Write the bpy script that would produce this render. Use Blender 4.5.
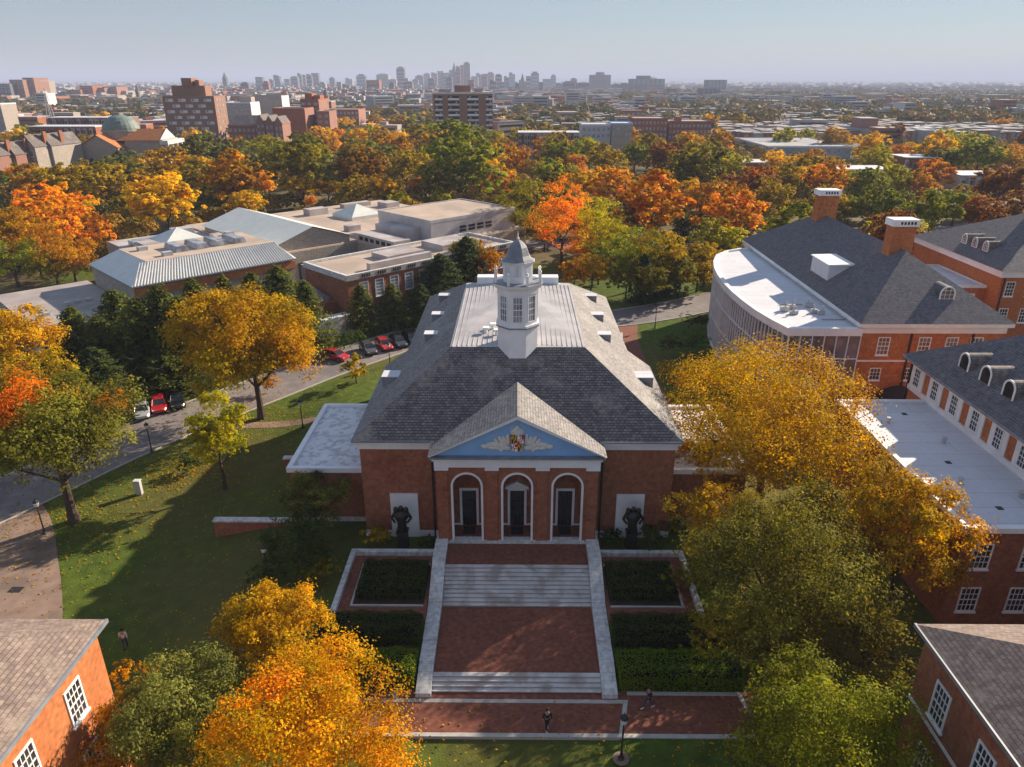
import bpy, bmesh, math, random
import numpy as np
from mathutils import Vector
R=math.radians
sc=bpy.context.scene
for o in list(bpy.data.objects): bpy.data.objects.remove(o)
col=sc.collection
# ------------------------------------------------ camera / sky / sun / exposure
F=724.;CX=512.;CY=383.5;H=38.
PT=math.atan((CY-79.5)/F);YW=R(0.47)
cd=bpy.data.cameras.new('camera');cam=bpy.data.objects.new('camera',cd);col.objects.link(cam)
cam.location=(0,0,H);cam.rotation_euler=(math.pi/2-PT,0,YW)
cd.sensor_width=36;cd.lens=36*F/1024;cd.clip_start=.5;cd.clip_end=60000
sc.camera=cam
SUN_AZ=R(40)      # from +X (west) towards +Y (the way the camera looks)
SUN_EL=R(24.5)
sd=Vector((math.cos(SUN_AZ)*math.cos(SUN_EL),math.sin(SUN_AZ)*math.cos(SUN_EL),math.sin(SUN_EL)))
w=bpy.data.worlds.new('World');sc.world=w;w.use_nodes=True
nt=w.node_tree;bg=nt.nodes['Background'];sk=nt.nodes.new('ShaderNodeTexSky');sk.sky_type='NISHITA'
sk.sun_disc=False;sk.sun_elevation=SUN_EL;sk.sun_rotation=math.pi/2-SUN_AZ
sk.air_density=1.15;sk.dust_density=0.0;sk.ozone_density=2.5;sk.altitude=50
mxs=nt.nodes.new('ShaderNodeMixRGB');mxs.inputs[0].default_value=.68;mxs.inputs[2].default_value=(2.25,2.75,3.7,1)   # flat blue-grey blended in to dim the horizon and lift the fill
nt.links.new(sk.outputs[0],mxs.inputs[1]);nt.links.new(mxs.outputs[0],bg.inputs[0]);bg.inputs[1].default_value=.068
sl=bpy.data.lights.new('sun','SUN');sl.energy=5.0;sl.angle=R(.55);sl.color=(1,.85,.66)
so=bpy.data.objects.new('sun',sl);col.objects.link(so);so.rotation_euler=sd.to_track_quat('Z','Y').to_euler()
sc.view_settings.view_transform='Standard';sc.view_settings.look='None';sc.view_settings.gamma=1
sc.view_settings.exposure=.98
sc.render.engine='CYCLES';sc.cycles.use_denoising=True
sc.cycles.max_bounces=5;sc.cycles.diffuse_bounces=3;sc.cycles.glossy_bounces=2;sc.cycles.transmission_bounces=3
sc.cycles.volume_bounces=0;sc.cycles.transparent_max_bounces=6
# ------------------------------------------------ measuring helpers (pixel of the photo <-> place)
def ray(x,y):
    a=(x-CX)/F;b=-(y-CY)/F
    dx=a;dy=math.cos(PT)+b*math.sin(PT);dz=-math.sin(PT)+b*math.cos(PT)
    c,s=math.cos(YW),math.sin(YW)
    return (dx*c-dy*s,dx*s+dy*c,dz)
def P(x,y,z=0):
    d=ray(x,y);t=(z-H)/d[2];return (d[0]*t,d[1]*t,z)
def V(x,y,Y):
    d=ray(x,y);t=Y/d[1];return (d[0]*t,Y,H+d[2]*t)
def Wp(X,Y,Z):
    c,s=math.cos(YW),math.sin(YW)
    x=X*c+Y*s;y=-X*s+Y*c;z=Z-H
    f=y*math.cos(PT)-z*math.sin(PT);u=y*math.sin(PT)+z*math.cos(PT)
    if f<=0: return (-999,-999)
    return (CX+F*x/f,CY-F*u/f)
# ------------------------------------------------ materials
def newmat(n):
    m=bpy.data.materials.new(n);m.use_nodes=True;t=m.node_tree;b=t.nodes['Principled BSDF'];return m,t,b
def N(t,ty,**k):
    n=t.nodes.new(ty)
    for a,v in k.items(): setattr(n,a,v)
    return n
def noisy(name,c1,c2,scale=1.,rough=.8,detail=5,bump=0,c3=None,s3=.1,metal=0,spec=.3,lo=.35,hi=.65):
    m,t,b=newmat(name);tc=N(t,'ShaderNodeTexCoord')
    n=N(t,'ShaderNodeTexNoise');n.inputs['Scale'].default_value=scale;n.inputs['Detail'].default_value=detail
    r=N(t,'ShaderNodeValToRGB');r.color_ramp.elements[0].position=lo;r.color_ramp.elements[1].position=hi
    r.color_ramp.elements[0].color=(*c1,1);r.color_ramp.elements[1].color=(*c2,1)
    t.links.new(tc.outputs['Object'],n.inputs['Vector']);t.links.new(n.outputs[0],r.inputs[0]);out=r.outputs[0]
    if c3:
        n2=N(t,'ShaderNodeTexNoise');n2.inputs['Scale'].default_value=s3;n2.inputs['Detail'].default_value=4
        r2=N(t,'ShaderNodeValToRGB');r2.color_ramp.elements[0].position=.48;r2.color_ramp.elements[1].position=.62
        t.links.new(tc.outputs['Object'],n2.inputs['Vector']);t.links.new(n2.outputs[0],r2.inputs[0])
        mx=N(t,'ShaderNodeMixRGB');mx.inputs[2].default_value=(*c3,1)
        t.links.new(r2.outputs[0],mx.inputs[0]);t.links.new(out,mx.inputs[1]);out=mx.outputs[0]
    t.links.new(out,b.inputs['Base Color']);b.inputs['Roughness'].default_value=rough
    b.inputs['Metallic'].default_value=metal;b.inputs['Specular IOR Level'].default_value=spec
    if bump:
        bu=N(t,'ShaderNodeBump');bu.inputs['Strength'].default_value=bump;bu.inputs['Distance'].default_value=.05
        t.links.new(n.outputs[0],bu.inputs['Height']);t.links.new(bu.outputs[0],b.inputs['Normal'])
    return m
def coursed(name,c1,c2,mortar,bw,bh,msize=.012,patch=None,ps=.25,pl=(.5,.62),rough=.85,offset=.5,bump=.3,flat=False,var=.25):
    """brick / slate / paver courses that follow each face: u along the wall, v up it (or the ground plane)"""
    m,t,b=newmat(name);tc=N(t,'ShaderNodeTexCoord');L=t.links.new
    sp=N(t,'ShaderNodeSeparateXYZ');L(tc.outputs['Object'],sp.inputs[0])
    cb=N(t,'ShaderNodeCombineXYZ')
    if flat:
        L(sp.outputs[0],cb.inputs[0]);L(sp.outputs[1],cb.inputs[1])
    else:
        sn=N(t,'ShaderNodeSeparateXYZ');L(tc.outputs['Normal'],sn.inputs[0])
        ax=N(t,'ShaderNodeMath',operation='ABSOLUTE');ay=N(t,'ShaderNodeMath',operation='ABSOLUTE')
        L(sn.outputs[0],ax.inputs[0]);L(sn.outputs[1],ay.inputs[0])
        g=N(t,'ShaderNodeMath',operation='GREATER_THAN');L(ax.outputs[0],g.inputs[0]);L(ay.outputs[0],g.inputs[1])
        mx=N(t,'ShaderNodeMix');L(g.outputs[0],mx.inputs[0]);L(sp.outputs[0],mx.inputs[2]);L(sp.outputs[1],mx.inputs[3])
        L(mx.outputs[0],cb.inputs[0]);L(sp.outputs[2],cb.inputs[1])
    br=N(t,'ShaderNodeTexBrick');br.offset=offset
    br.inputs['Color1'].default_value=(*c1,1);br.inputs['Color2'].default_value=(*c2,1);br.inputs['Mortar'].default_value=(*mortar,1)
    br.inputs['Scale'].default_value=1;br.inputs['Mortar Size'].default_value=msize;br.inputs['Brick Width'].default_value=bw;br.inputs['Row Height'].default_value=bh
    L(cb.outputs[0],br.inputs['Vector']);out=br.outputs[0]
    n=N(t,'ShaderNodeTexNoise');n.inputs['Scale'].default_value=ps;n.inputs['Detail'].default_value=8;n.inputs['Roughness'].default_value=.65
    L(tc.outputs['Object'],n.inputs['Vector'])
    if patch:
        r=N(t,'ShaderNodeValToRGB');r.color_ramp.elements[0].position=pl[0];r.color_ramp.elements[1].position=pl[1]
        r.color_ramp.elements[1].color=(.75,.75,.75,1)
        L(n.outputs[0],r.inputs[0]);m2=N(t,'ShaderNodeMixRGB');m2.inputs[2].default_value=(*patch,1)
        L(r.outputs[0],m2.inputs[0]);L(out,m2.inputs[1]);out=m2.outputs[0]
    n2=N(t,'ShaderNodeTexNoise');n2.inputs['Scale'].default_value=3.;n2.inputs['Detail'].default_value=6;L(tc.outputs['Object'],n2.inputs['Vector'])
    hv=N(t,'ShaderNodeHueSaturation');mr=N(t,'ShaderNodeMapRange');mr.inputs[1].default_value=.3;mr.inputs[2].default_value=.7;mr.inputs[3].default_value=1-var;mr.inputs[4].default_value=1+var
    L(n2.outputs[0],mr.inputs[0]);L(mr.outputs[0],hv.inputs['Value']);L(out,hv.inputs['Color'])
    L(hv.outputs[0],b.inputs['Base Color']);b.inputs['Roughness'].default_value=rough;b.inputs['Specular IOR Level'].default_value=.25
    if bump:
        bu=N(t,'ShaderNodeBump');bu.inputs['Strength'].default_value=bump;bu.inputs['Distance'].default_value=.02
        L(br.outputs['Fac'],bu.inputs['Height']);bu.invert=True;L(bu.outputs[0],b.inputs['Normal'])
    return m
def plain(name,c,rough=.6,metal=0,spec=.4):
    return noisy(name,tuple(x*.9 for x in c),tuple(min(1,x*1.06) for x in c),1.3,rough,6,metal=metal,spec=spec)
M={}
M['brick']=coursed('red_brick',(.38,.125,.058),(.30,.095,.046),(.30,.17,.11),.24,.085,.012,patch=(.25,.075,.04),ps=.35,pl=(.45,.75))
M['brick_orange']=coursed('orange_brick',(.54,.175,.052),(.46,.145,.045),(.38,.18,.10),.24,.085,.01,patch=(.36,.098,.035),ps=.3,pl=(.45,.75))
M['brick_tan']=coursed('tan_brick',(.30,.155,.10),(.25,.13,.085),(.3,.2,.16),.24,.085,.01,patch=(.30,.15,.10),ps=.05,pl=(.4,.7))
M['brick_pink']=coursed('pink_brick',(.36,.17,.125),(.28,.13,.10),(.3,.2,.16),.24,.085,.01,patch=(.26,.13,.10),ps=.05,pl=(.4,.7))
M['paver']=coursed('brick_paving',(.27,.095,.055),(.21,.07,.042),(.17,.08,.06),.32,.16,.012,patch=(.17,.065,.045),ps=.5,pl=(.42,.7),flat=True,bump=.1)
M['slate']=coursed('grey_slate',(.32,.30,.29),(.21,.195,.19),(.15,.14,.14),.30,.115,.014,patch=(.37,.345,.325),ps=.30,pl=(.5,.72))
M['slate_dark']=coursed('dark_weathered_slate',(.25,.215,.195),(.145,.122,.12),(.07,.062,.068),.36,.15,.022,patch=(.33,.28,.24),ps=.28,pl=(.52,.68))  # paler weather patches; dark base also carries the front slope's shade
M['slate_blue']=coursed('blue_slate',(.19,.18,.195),(.13,.125,.14),(.07,.066,.08),.35,.13,.015,patch=(.20,.18,.175),ps=1.0,pl=(.4,.7))
M['slate_brown']=coursed('brown_slate',(.30,.225,.185),(.20,.15,.135),(.13,.10,.09),.28,.105,.012,patch=(.32,.26,.21),ps=.8,pl=(.5,.7))
M['white']=noisy('white_paint',(.80,.80,.81),(.88,.88,.89),.8,.55,c3=(.76,.76,.77),s3=.35)
M['white_metal']=noisy('pale_metal_roof',(.42,.40,.41),(.50,.48,.48),.5,.5,c3=(.38,.36,.37),s3=.3)
M['marble']=coursed('white_marble',(.66,.65,.63),(.58,.57,.56),(.38,.36,.34),1.3,.6,.012,patch=(.46,.43,.40),ps=.9,pl=(.5,.8),flat=True,bump=0)
M['tread']=noisy('stair_stone',(.55,.53,.51),(.70,.68,.66),1.2,.7,c3=(.42,.37,.34),s3=.8)
M['riser']=noisy('stair_riser',(.33,.30,.29),(.42,.39,.37),1.5,.8)
M['roofwhite']=coursed('white_membrane',(.68,.68,.72),(.62,.62,.66),(.42,.42,.46),14,2.1,.03,patch=(.52,.52,.56),ps=.12,pl=(.48,.85),flat=True,bump=0,rough=.6,var=.05)
M['roofstain']=noisy('stained_membrane',(.70,.70,.73),(.80,.80,.82),.6,.6,8,c3=(.52,.50,.50),s3=1.6)
M['roofbeige']=noisy('beige_gravel_roof',(.44,.34,.27),(.54,.43,.35),.25,.9,8,c3=(.38,.30,.25),s3=.12)
M['roofgrey']=noisy('grey_roof',(.30,.26,.25),(.40,.35,.33),.3,.9,8)
M['roofgreen']=noisy('verdigris_metal',(.36,.42,.38),(.45,.50,.45),.6,.45)
M['seam']=noisy('seam_metal',(.62,.64,.60),(.70,.71,.67),.7,.45)
M['blue']=noisy('blue_tympanum',(.23,.43,.72),(.27,.48,.78),1.,.6)
M['relief']=noisy('carved_relief',(.62,.60,.56),(.72,.70,.66),3.,.7)
M['gold']=plain('gold_paint',(.62,.33,.03));M['black']=plain('black_paint',(.02,.02,.02));M['red']=plain('red_paint',(.55,.02,.03))
M['lead']=noisy('lead_sheet',(.17,.18,.21),(.25,.26,.29),1.5,.45,spec=.5)
M['dark']=plain('dark_trim',(.035,.033,.035));M['bronze']=plain('dark_bronze',(.025,.022,.018),.4)
M['void']=plain('recess_shade_and_mat',(.02,.016,.014),.8)  # near-black: shade of openings put into colour; also mats and grilles
M['stone']=coursed('grey_stone',(.42,.36,.31),(.35,.30,.26),(.25,.2,.18),.9,.4,.02,patch=(.30,.26,.22),ps=.2,pl=(.4,.8))
M['tile']=noisy('red_tile',(.42,.14,.05),(.52,.20,.07),1.,.8)
M['copper']=noisy('green_copper',(.13,.18,.16),(.20,.25,.22),.8,.6)
M['asphalt']=noisy('asphalt',(.19,.165,.16),(.25,.22,.21),.9,.9,8,c3=(.16,.14,.14),s3=.12)
M['concrete']=noisy('concrete_path',(.23,.155,.12),(.30,.21,.165),.8,.9,8,c3=(.18,.13,.105),s3=.3)
M['kerb']=noisy('kerb_stone',(.42,.40,.37),(.52,.49,.46),1.5,.8)
M['soil']=noisy('mulch',(.035,.02,.013),(.06,.035,.022),2.,.95,8)
M['museum_roof']=noisy('museum_membrane',(.40,.35,.34),(.52,.47,.46),.3,.7,8,c3=(.34,.30,.30),s3=.2)
M['bark']=noisy('bark',(.05,.035,.025),(.10,.075,.055),3.,.95,8,bump=.6)
M['skin']=plain('skin',(.42,.25,.18));M['cloth_black']=plain('black_cloth',(.02,.02,.024),.9);M['cloth_white']=plain('white_cloth',(.75,.74,.72),.9)
M['cloth_blue']=plain('blue_denim',(.05,.07,.12),.9);M['hair']=plain('hair',(.03,.02,.015),.8)
M['tyre']=plain('tyre_rubber',(.02,.02,.02),.9);M['rim']=plain('alloy',(.5,.5,.5),.3,.8)
def glassmat(name,c,rough=.12):
    m,t,b=newmat(name);tc=N(t,'ShaderNodeTexCoord');n=N(t,'ShaderNodeTexNoise');n.inputs['Scale'].default_value=.7
    t.links.new(tc.outputs['Object'],n.inputs['Vector']);r=N(t,'ShaderNodeValToRGB')
    r.color_ramp.elements[0].position=.35;r.color_ramp.elements[1].position=.65
    r.color_ramp.elements[0].color=(*[x*.6 for x in c],1);r.color_ramp.elements[1].color=(*[x*1.5 for x in c],1)
    t.links.new(n.outputs[0],r.inputs[0]);t.links.new(r.outputs[0],b.inputs['Base Color'])
    b.inputs['Roughness'].default_value=rough;b.inputs['Specular IOR Level'].default_value=.6
    return m
M['glass']=glassmat('window_glass',(.035,.032,.033));M['glass_pale']=glassmat('pale_glass',(.26,.27,.30),.3)  # pale blue-grey panes, tone varying by noise
M['glass_warm']=glassmat('tinted_glass',(.16,.12,.11),.12);M['glass_curve']=glassmat('reflection_tint_glass',(.12,.13,.16),.1);M['paleroof']=noisy('far_pale_roof',(.26,.26,.28),(.42,.42,.44),.05,.8);M['carglass']=glassmat('car_glass',(.02,.022,.025),.06)  # curved annex glass: sky reflection put into its blue-grey colour
M['glass_lamp']=plain('lamp_glass',(.8,.8,.78),.3)
def grassmat():
    m,t,b=newmat('grass_lawn');L=t.links.new;tc=N(t,'ShaderNodeTexCoord')
    def ramp(scale,a,c,p0,p1,det=8):
        n=N(t,'ShaderNodeTexNoise');n.inputs['Scale'].default_value=scale;n.inputs['Detail'].default_value=det;L(tc.outputs['Object'],n.inputs['Vector'])
        r=N(t,'ShaderNodeValToRGB');e=r.color_ramp.elements;e[0].position=p0;e[1].position=p1;e[0].color=(*a,1);e[1].color=(*c,1);L(n.outputs[0],r.inputs[0]);return r.outputs[0]
    base=ramp(.9,(.048,.075,.012),(.10,.142,.02),.3,.7)
    dry=ramp(.055,(0,0,0),(1,1,1),.44,.62,6)
    mx=N(t,'ShaderNodeMixRGB');mx.inputs[2].default_value=(.13,.095,.035,1)
    ml=N(t,'ShaderNodeMath',operation='MULTIPLY');ml.inputs[1].default_value=.6;L(dry,ml.inputs[0]);L(ml.outputs[0],mx.inputs[0]);L(base,mx.inputs[1])
    v=N(t,'ShaderNodeTexVoronoi');v.inputs['Scale'].default_value=1.1;L(tc.outputs['Object'],v.inputs['Vector'])
    lt=N(t,'ShaderNodeMath',operation='LESS_THAN');lt.inputs[1].default_value=.09;L(v.outputs['Distance'],lt.inputs[0])
    m2=N(t,'ShaderNodeMixRGB');m2.inputs[2].default_value=(.30,.17,.04,1);L(lt.outputs[0],m2.inputs[0]);L(mx.outputs[0],m2.inputs[1])
    L(m2.outputs[0],b.inputs['Base Color']);b.inputs['Roughness'].default_value=.95;b.inputs['Specular IOR Level'].default_value=.1
    n=N(t,'ShaderNodeTexNoise');n.inputs['Scale'].default_value=7;L(tc.outputs['Object'],n.inputs['Vector'])
    bu=N(t,'ShaderNodeBump');bu.inputs['Strength'].default_value=.5;bu.inputs['Distance'].default_value=.08;L(n.outputs[0],bu.inputs['Height']);L(bu.outputs[0],b.inputs['Normal'])
    return m
M['grass']=grassmat()
M['leaf_ground']=noisy('leaf_strewn_ground',(.05,.055,.018),(.13,.085,.03),.15,.95,8,c3=(.16,.115,.045),s3=.05)
M['ground']=noisy('wide_ground',(.07,.062,.05),(.15,.13,.11),.02,.95,8,c3=(.16,.14,.13),s3=.006)
def leafmat(name,a,b_,tr=.45):
    m,t,b=newmat(name);L=t.links.new
    at=N(t,'ShaderNodeAttribute');at.attribute_name='tint'
    mx=N(t,'ShaderNodeMixRGB');mx.inputs[1].default_value=(*a,1);mx.inputs[2].default_value=(*b_,1);L(at.outputs['Fac'],mx.inputs[0])
    at2=N(t,'ShaderNodeAttribute');at2.attribute_name='val'
    hv=N(t,'ShaderNodeHueSaturation');vm=N(t,'ShaderNodeMath',operation='MULTIPLY');vm.inputs[1].default_value=1.3;L(at2.outputs['Fac'],vm.inputs[0]);L(vm.outputs[0],hv.inputs['Value']);hv.inputs['Saturation'].default_value=1.06;L(mx.outputs[0],hv.inputs['Color'])
    L(hv.outputs[0],b.inputs['Base Color']);b.inputs['Roughness'].default_value=.7;b.inputs['Specular IOR Level'].default_value=.15
    tl=N(t,'ShaderNodeBsdfTranslucent');L(hv.outputs[0],tl.inputs['Color'])
    ms=N(t,'ShaderNodeMixShader');ms.inputs[0].default_value=tr;L(b.outputs[0],ms.inputs[1]);L(tl.outputs[0],ms.inputs[2])
    L(ms.outputs[0],t.nodes['Material Output'].inputs['Surface']);return m
PAL={ # name:(colour, patches, words)
 'yellow':((.74,.43,.015),(.52,.36,.02),'golden yellow'),
 'shadegreen':((.10,.115,.022),(.22,.17,.02),'olive green'),
 'limeolive':((.16,.19,.02),(.27,.23,.018),'yellow green'),
 'amber':((.54,.255,.016),(.33,.25,.018),'amber'),
 'gold':((.60,.31,.022),(.34,.25,.025),'dull gold'),
 'yelloworange':((.74,.31,.012),(.52,.31,.018),'yellow orange'),
 'orange':((.74,.26,.01),(.58,.31,.015),'orange'),
 'brightorange':((.85,.24,.008),(.70,.30,.01),'vivid orange'),
 'orangegreen':((.78,.25,.008),(.36,.29,.018),'orange'),
 'redorange':((.60,.17,.018),(.52,.29,.02),'red orange'),
 'red':((.62,.035,.02),(.45,.08,.02),'scarlet'),
 'redbrown':((.32,.09,.02),(.24,.13,.02),'russet brown'),
 'brown':((.50,.20,.02),(.42,.25,.022),'brown orange'),
 'oliveorange':((.17,.125,.022),(.34,.16,.02),'olive and orange'),
 'olive':((.26,.215,.018),(.44,.28,.02),'olive'),
 'darkolive':((.13,.135,.016),(.27,.20,.018),'dark olive'),
 'yellowgreen':((.29,.30,.018),(.46,.36,.018),'yellow green'),
 'oliveyellow':((.20,.165,.018),(.36,.24,.016),'olive yellow'),
 'green':((.15,.19,.018),(.29,.26,.018),'green'),
 'brightgreen':((.11,.16,.02),(.17,.20,.022),'fresh green'),
 'darkgreen':((.055,.085,.02),(.09,.12,.022),'dark green'),
 'greygreen':((.13,.145,.04),(.20,.19,.035),'grey green'),
 'maple':((.12,.155,.02),(.62,.15,.03),'green and orange'),
 'conifer':((.028,.045,.014),(.075,.09,.022),'dark evergreen'),
 'pine':((.05,.068,.016),(.15,.16,.03),'pine green'),
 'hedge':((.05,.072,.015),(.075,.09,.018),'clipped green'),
 'hedgelit':((.11,.18,.014),(.16,.21,.02),'clipped green'),  # lit copy of the hedge leaf, sunlight put into its colour
 'bush':((.10,.08,.016),(.05,.055,.014),'olive'),
}
LM={k:leafmat('leaf_'+k,v[0],v[1]) for k,v in PAL.items()}
# ------------------------------------------------ object helpers
ORG={}
def tagp(o,label=None,cat=None,group=None,kind=None):
    if label:o['label']=label
    if cat:o['category']=cat
    if group:o['group']=group
    if kind:o['kind']=kind
    return o
def thing(name,label,cat,org=(0,0,0),group=None,loc=None,rz=0):
    o=bpy.data.objects.new(name,None);col.objects.link(o);o.empty_display_size=.5
    o.location=loc if loc is not None else org;o.rotation_euler=(0,0,rz);ORG[o.name]=org
    return tagp(o,label,cat,group)
class MB:
    def __init__(s): s.v=[];s.f=[];s.m=[]
    def face(s,pts,mi=0):
        i=len(s.v);s.v+=[tuple(p) for p in pts];s.f.append(list(range(i,i+len(pts))));s.m.append(mi);return s
    def hexa(s,p,mi=0): # 8 points: bottom 4, top 4
        i=len(s.v);s.v+=[tuple(q) for q in p]
        for f in ((3,2,1,0),(4,5,6,7),(0,1,5,4),(1,2,6,5),(2,3,7,6),(3,0,4,7)): s.f.append([i+k for k in f]);s.m.append(mi)
        return s
    def box(s,x0,x1,y0,y1,z0,z1,mi=0):
        return s.hexa([(x0,y0,z0),(x1,y0,z0),(x1,y1,z0),(x0,y1,z0),(x0,y0,z1),(x1,y0,z1),(x1,y1,z1),(x0,y1,z1)],mi)
    def fr(s,o,u,n,a0,a1,b0,b1,c0,c1,mi=0): # box in a wall frame: a along u, b up, c out along n
        o=Vector(o);u=Vector(u);n=Vector(n);k=Vector((0,0,1))
        q=lambda a,b,c:tuple(o+u*a+k*b+n*c)
        return s.hexa([q(a0,b0,c0),q(a1,b0,c0),q(a1,b0,c1),q(a0,b0,c1),q(a0,b1,c0),q(a1,b1,c0),q(a1,b1,c1),q(a0,b1,c1)],mi)
    def prism(s,poly,z0,z1,mi=0,top=True): # poly ccw list of (x,y)
        n=len(poly);i=len(s.v)
        s.v+=[(x,y,z0) for x,y in poly]+[(x,y,z1) for x,y in poly]
        for k in range(n): s.f.append([i+k,i+(k+1)%n,i+n+(k+1)%n,i+n+k]);s.m.append(mi)
        if top: s.f.append([i+n+k for k in range(n)]);s.m.append(mi);s.f.append([i+n-1-k for k in range(n)]);s.m.append(mi)
        return s
    def loft(s,rings,cap=True,mi=0):
        n=len(rings[0]);i=len(s.v)
        for r in rings: s.v+=[tuple(p) for p in r]
        for a in range(len(rings)-1):
            for k in range(n): s.f.append([i+a*n+k,i+a*n+(k+1)%n,i+(a+1)*n+(k+1)%n,i+(a+1)*n+k]);s.m.append(mi)
        if cap: s.f.append([i+n-1-k for k in range(n)]);s.m.append(mi);j=i+(len(rings)-1)*n;s.f.append([j+k for k in range(n)]);s.m.append(mi)
        return s
    def lathe(s,c,prof,n=16,mi=0,rot=0):
        return s.loft([[(c[0]+r*math.cos(rot+2*math.pi*k/n),c[1]+r*math.sin(rot+2*math.pi*k/n),c[2]+z) for k in range(n)] for r,z in prof],mi=mi)
    def tube(s,p0,p1,r0,r1=None,n=7,mi=0):
        r1=r0 if r1 is None else r1;p0=Vector(p0);p1=Vector(p1);d=(p1-p0).normalized()
        a=d.cross(Vector((0,0,1)) if abs(d.z)<.9 else Vector((1,0,0))).normalized();b=d.cross(a)
        return s.loft([[tuple(p+(a*math.cos(2*math.pi*k/n)+b*math.sin(2*math.pi*k/n))*r) for k in range(n)] for p,r in ((p0,r0),(p1,r1))],mi=mi)
    def build(s,name,mat,parent=None,org=None,smooth=False,fix=True):
        if org is None:
            q=parent
            while q is not None and q.parent is not None: q=q.parent
            org=ORG.get(q.name,(0,0,0)) if q is not None else (0,0,0)
        me=bpy.data.meshes.new(name)
        me.from_pydata([(x-org[0],y-org[1],z-org[2]) for x,y,z in s.v],[],s.f)
        mats=mat if isinstance(mat,(list,tuple)) else [mat]
        for m in mats: me.materials.append(M[m] if isinstance(m,str) else m)
        if len(mats)>1: me.polygons.foreach_set('material_index',s.m)
        if fix:
            bm=bmesh.new();bm.from_mesh(me);bmesh.ops.recalc_face_normals(bm,faces=bm.faces);bm.to_mesh(me);bm.free()
        if smooth: me.polygons.foreach_set('use_smooth',[True]*len(me.polygons))
        o=bpy.data.objects.new(name,me);col.objects.link(o)
        if parent is not None: o.parent=parent
        else: o.location=org
        return o
def structure(mb,name,mat,**k):
    o=mb.build(name,mat,**k);o['kind']='structure';return o
def copy_tree(o,parent=None):
    c=o.copy();col.objects.link(c)
    if parent is not None:c.parent=parent
    for ch in o.children: copy_tree(ch,c)
    return c
def smst(a,b,x):
    t=min(1,max(0,(x-a)/(b-a)));return t*t*(3-2*t)
def g(x,y): # lie of the land: a low terrace round the auditorium
    if abs(x)<6.35 and y<52: return -.15
    return 1.5*smst(37.3,43,y)*smst(29,19,abs(x))*smst(96,78,y) if y<96 else 0
def window(parent,o,u,n,w,h,cols=3,rows=4,pane='glass',sill=True,frame=.11,name='window'):
    f=MB();a=w/2
    f.fr(o,u,n,-a,-a+frame,0,h,.0,.07);f.fr(o,u,n,a-frame,a,0,h,.0,.07)
    f.fr(o,u,n,-a+frame,a-frame,h-frame,h,.0,.07);f.fr(o,u,n,-a+frame,a-frame,0,frame,.0,.07)
    t=.022
    for i in range(1,cols): x=-a+frame+(w-2*frame)*i/cols;f.fr(o,u,n,x-t,x+t,frame,h-frame,.012,.045)
    for i in range(1,rows): z=frame+(h-2*frame)*i/rows;tt=t*(2 if i*2==rows else 1);f.fr(o,u,n,-a+frame,a-frame,z-tt,z+tt,.014,.05)
    if sill: f.fr(o,u,n,-a-.07,a+.07,-.13,0,0,.14)
    fo=f.build(name,'white',parent)
    p=MB();p.fr(o,u,n,-a+frame*.6,a-frame*.6,frame*.6,h-frame*.6,-.06,.016);p.build('pane',pane,fo)
    return fo
# ------------------------------------------------ foliage
def crown_mesh(name,seed,n,leaf,lobes=13,flat=1.,zbias=0.,spread=.62,lobr=.44,clump=.13,openness=.0):
    """unit crown: radius ~1, centre 0; scale the object to size. leaf is in units of the radius"""
    rs=np.random.RandomState(seed)
    g0=np.pi*(3-np.sqrt(5));L=[];ph=rs.rand()*6
    for i in range(lobes):
        z=1-1.75*(i+.5)/lobes;r=np.sqrt(max(0,1-z*z));a=g0*i+ph
        k=spread*(.75+.45*rs.rand());L.append((r*np.cos(a)*k,r*np.sin(a)*k,z*k*flat+zbias,lobr*(.6+.65*rs.rand())))
    ax=1+.22*(rs.rand(3)-.5);ax[2]=1
    L.append((0,0,0,.5));B=[];LT=[]
    for (x,y,z,r) in L:
        lt_=rs.rand();nb=7
        for q in range(nb):
            d_=rs.randn(3);d_/=np.linalg.norm(d_);d_[2]=abs(d_[2])*.9-.15
            rb_=r*(.34+.3*rs.rand());B.append((x*ax[0]+d_[0]*r*.72,y*ax[1]+d_[1]*r*.72,z+d_[2]*r*.72,rb_));LT.append(np.clip(.6*lt_+.4*rs.rand(),0,1))
    L=np.array(B);lt=np.array(LT)
    wgt=L[:,3]**1.7;wgt/=wgt.sum()
    per=24;nc=max(8,n//per)
    li=rs.choice(len(L),nc,p=wgt);d=rs.randn(nc,3);d/=np.linalg.norm(d,axis=1)[:,None]
    d[:,2]=np.where(d[:,2]<-.35,-d[:,2],d[:,2])
    rad=L[li,3]*(.7+.4*rs.rand(nc)**.6)
    cc=L[li,:3]+d*rad[:,None]
    # drop clumps by a smooth noise to open gaps
    if openness>0:
        q=np.sin(cc[:,0]*7+seed)+np.sin(cc[:,1]*8+2*seed)+np.sin(cc[:,2]*7.5+3*seed);keep=q>-3+openness*2.4
        cc=cc[keep];d=d[keep];li=li[keep];nc=len(cc)
    cr=clump*(.55+.9*rs.rand(nc))
    bv=.62+.72*rs.rand(len(L));ctint=np.clip(.75*lt[li]+.3*rs.rand(nc),0,1);cval=bv[li]*(.85+.3*rs.rand(nc))
    idx=np.repeat(np.arange(nc),per);m=len(idx)
    off=rs.randn(m,3)*.46*cr[idx][:,None];off[:,2]*=.75
    pos=cc[idx]+off
    nm=d[idx]*.75+off/(np.linalg.norm(off,axis=1)[:,None]+1e-6)*.45+rs.randn(m,3)*.38+np.array([0,0,.25]);nm/=np.linalg.norm(nm,axis=1)[:,None]
    return leaves(name,rs,pos,nm,leaf*(.55+.8*rs.rand(m)),np.clip(ctint[idx]+rs.randn(m)*.16,0,1),cval[idx]*(.78+.44*rs.rand(m)))
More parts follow.
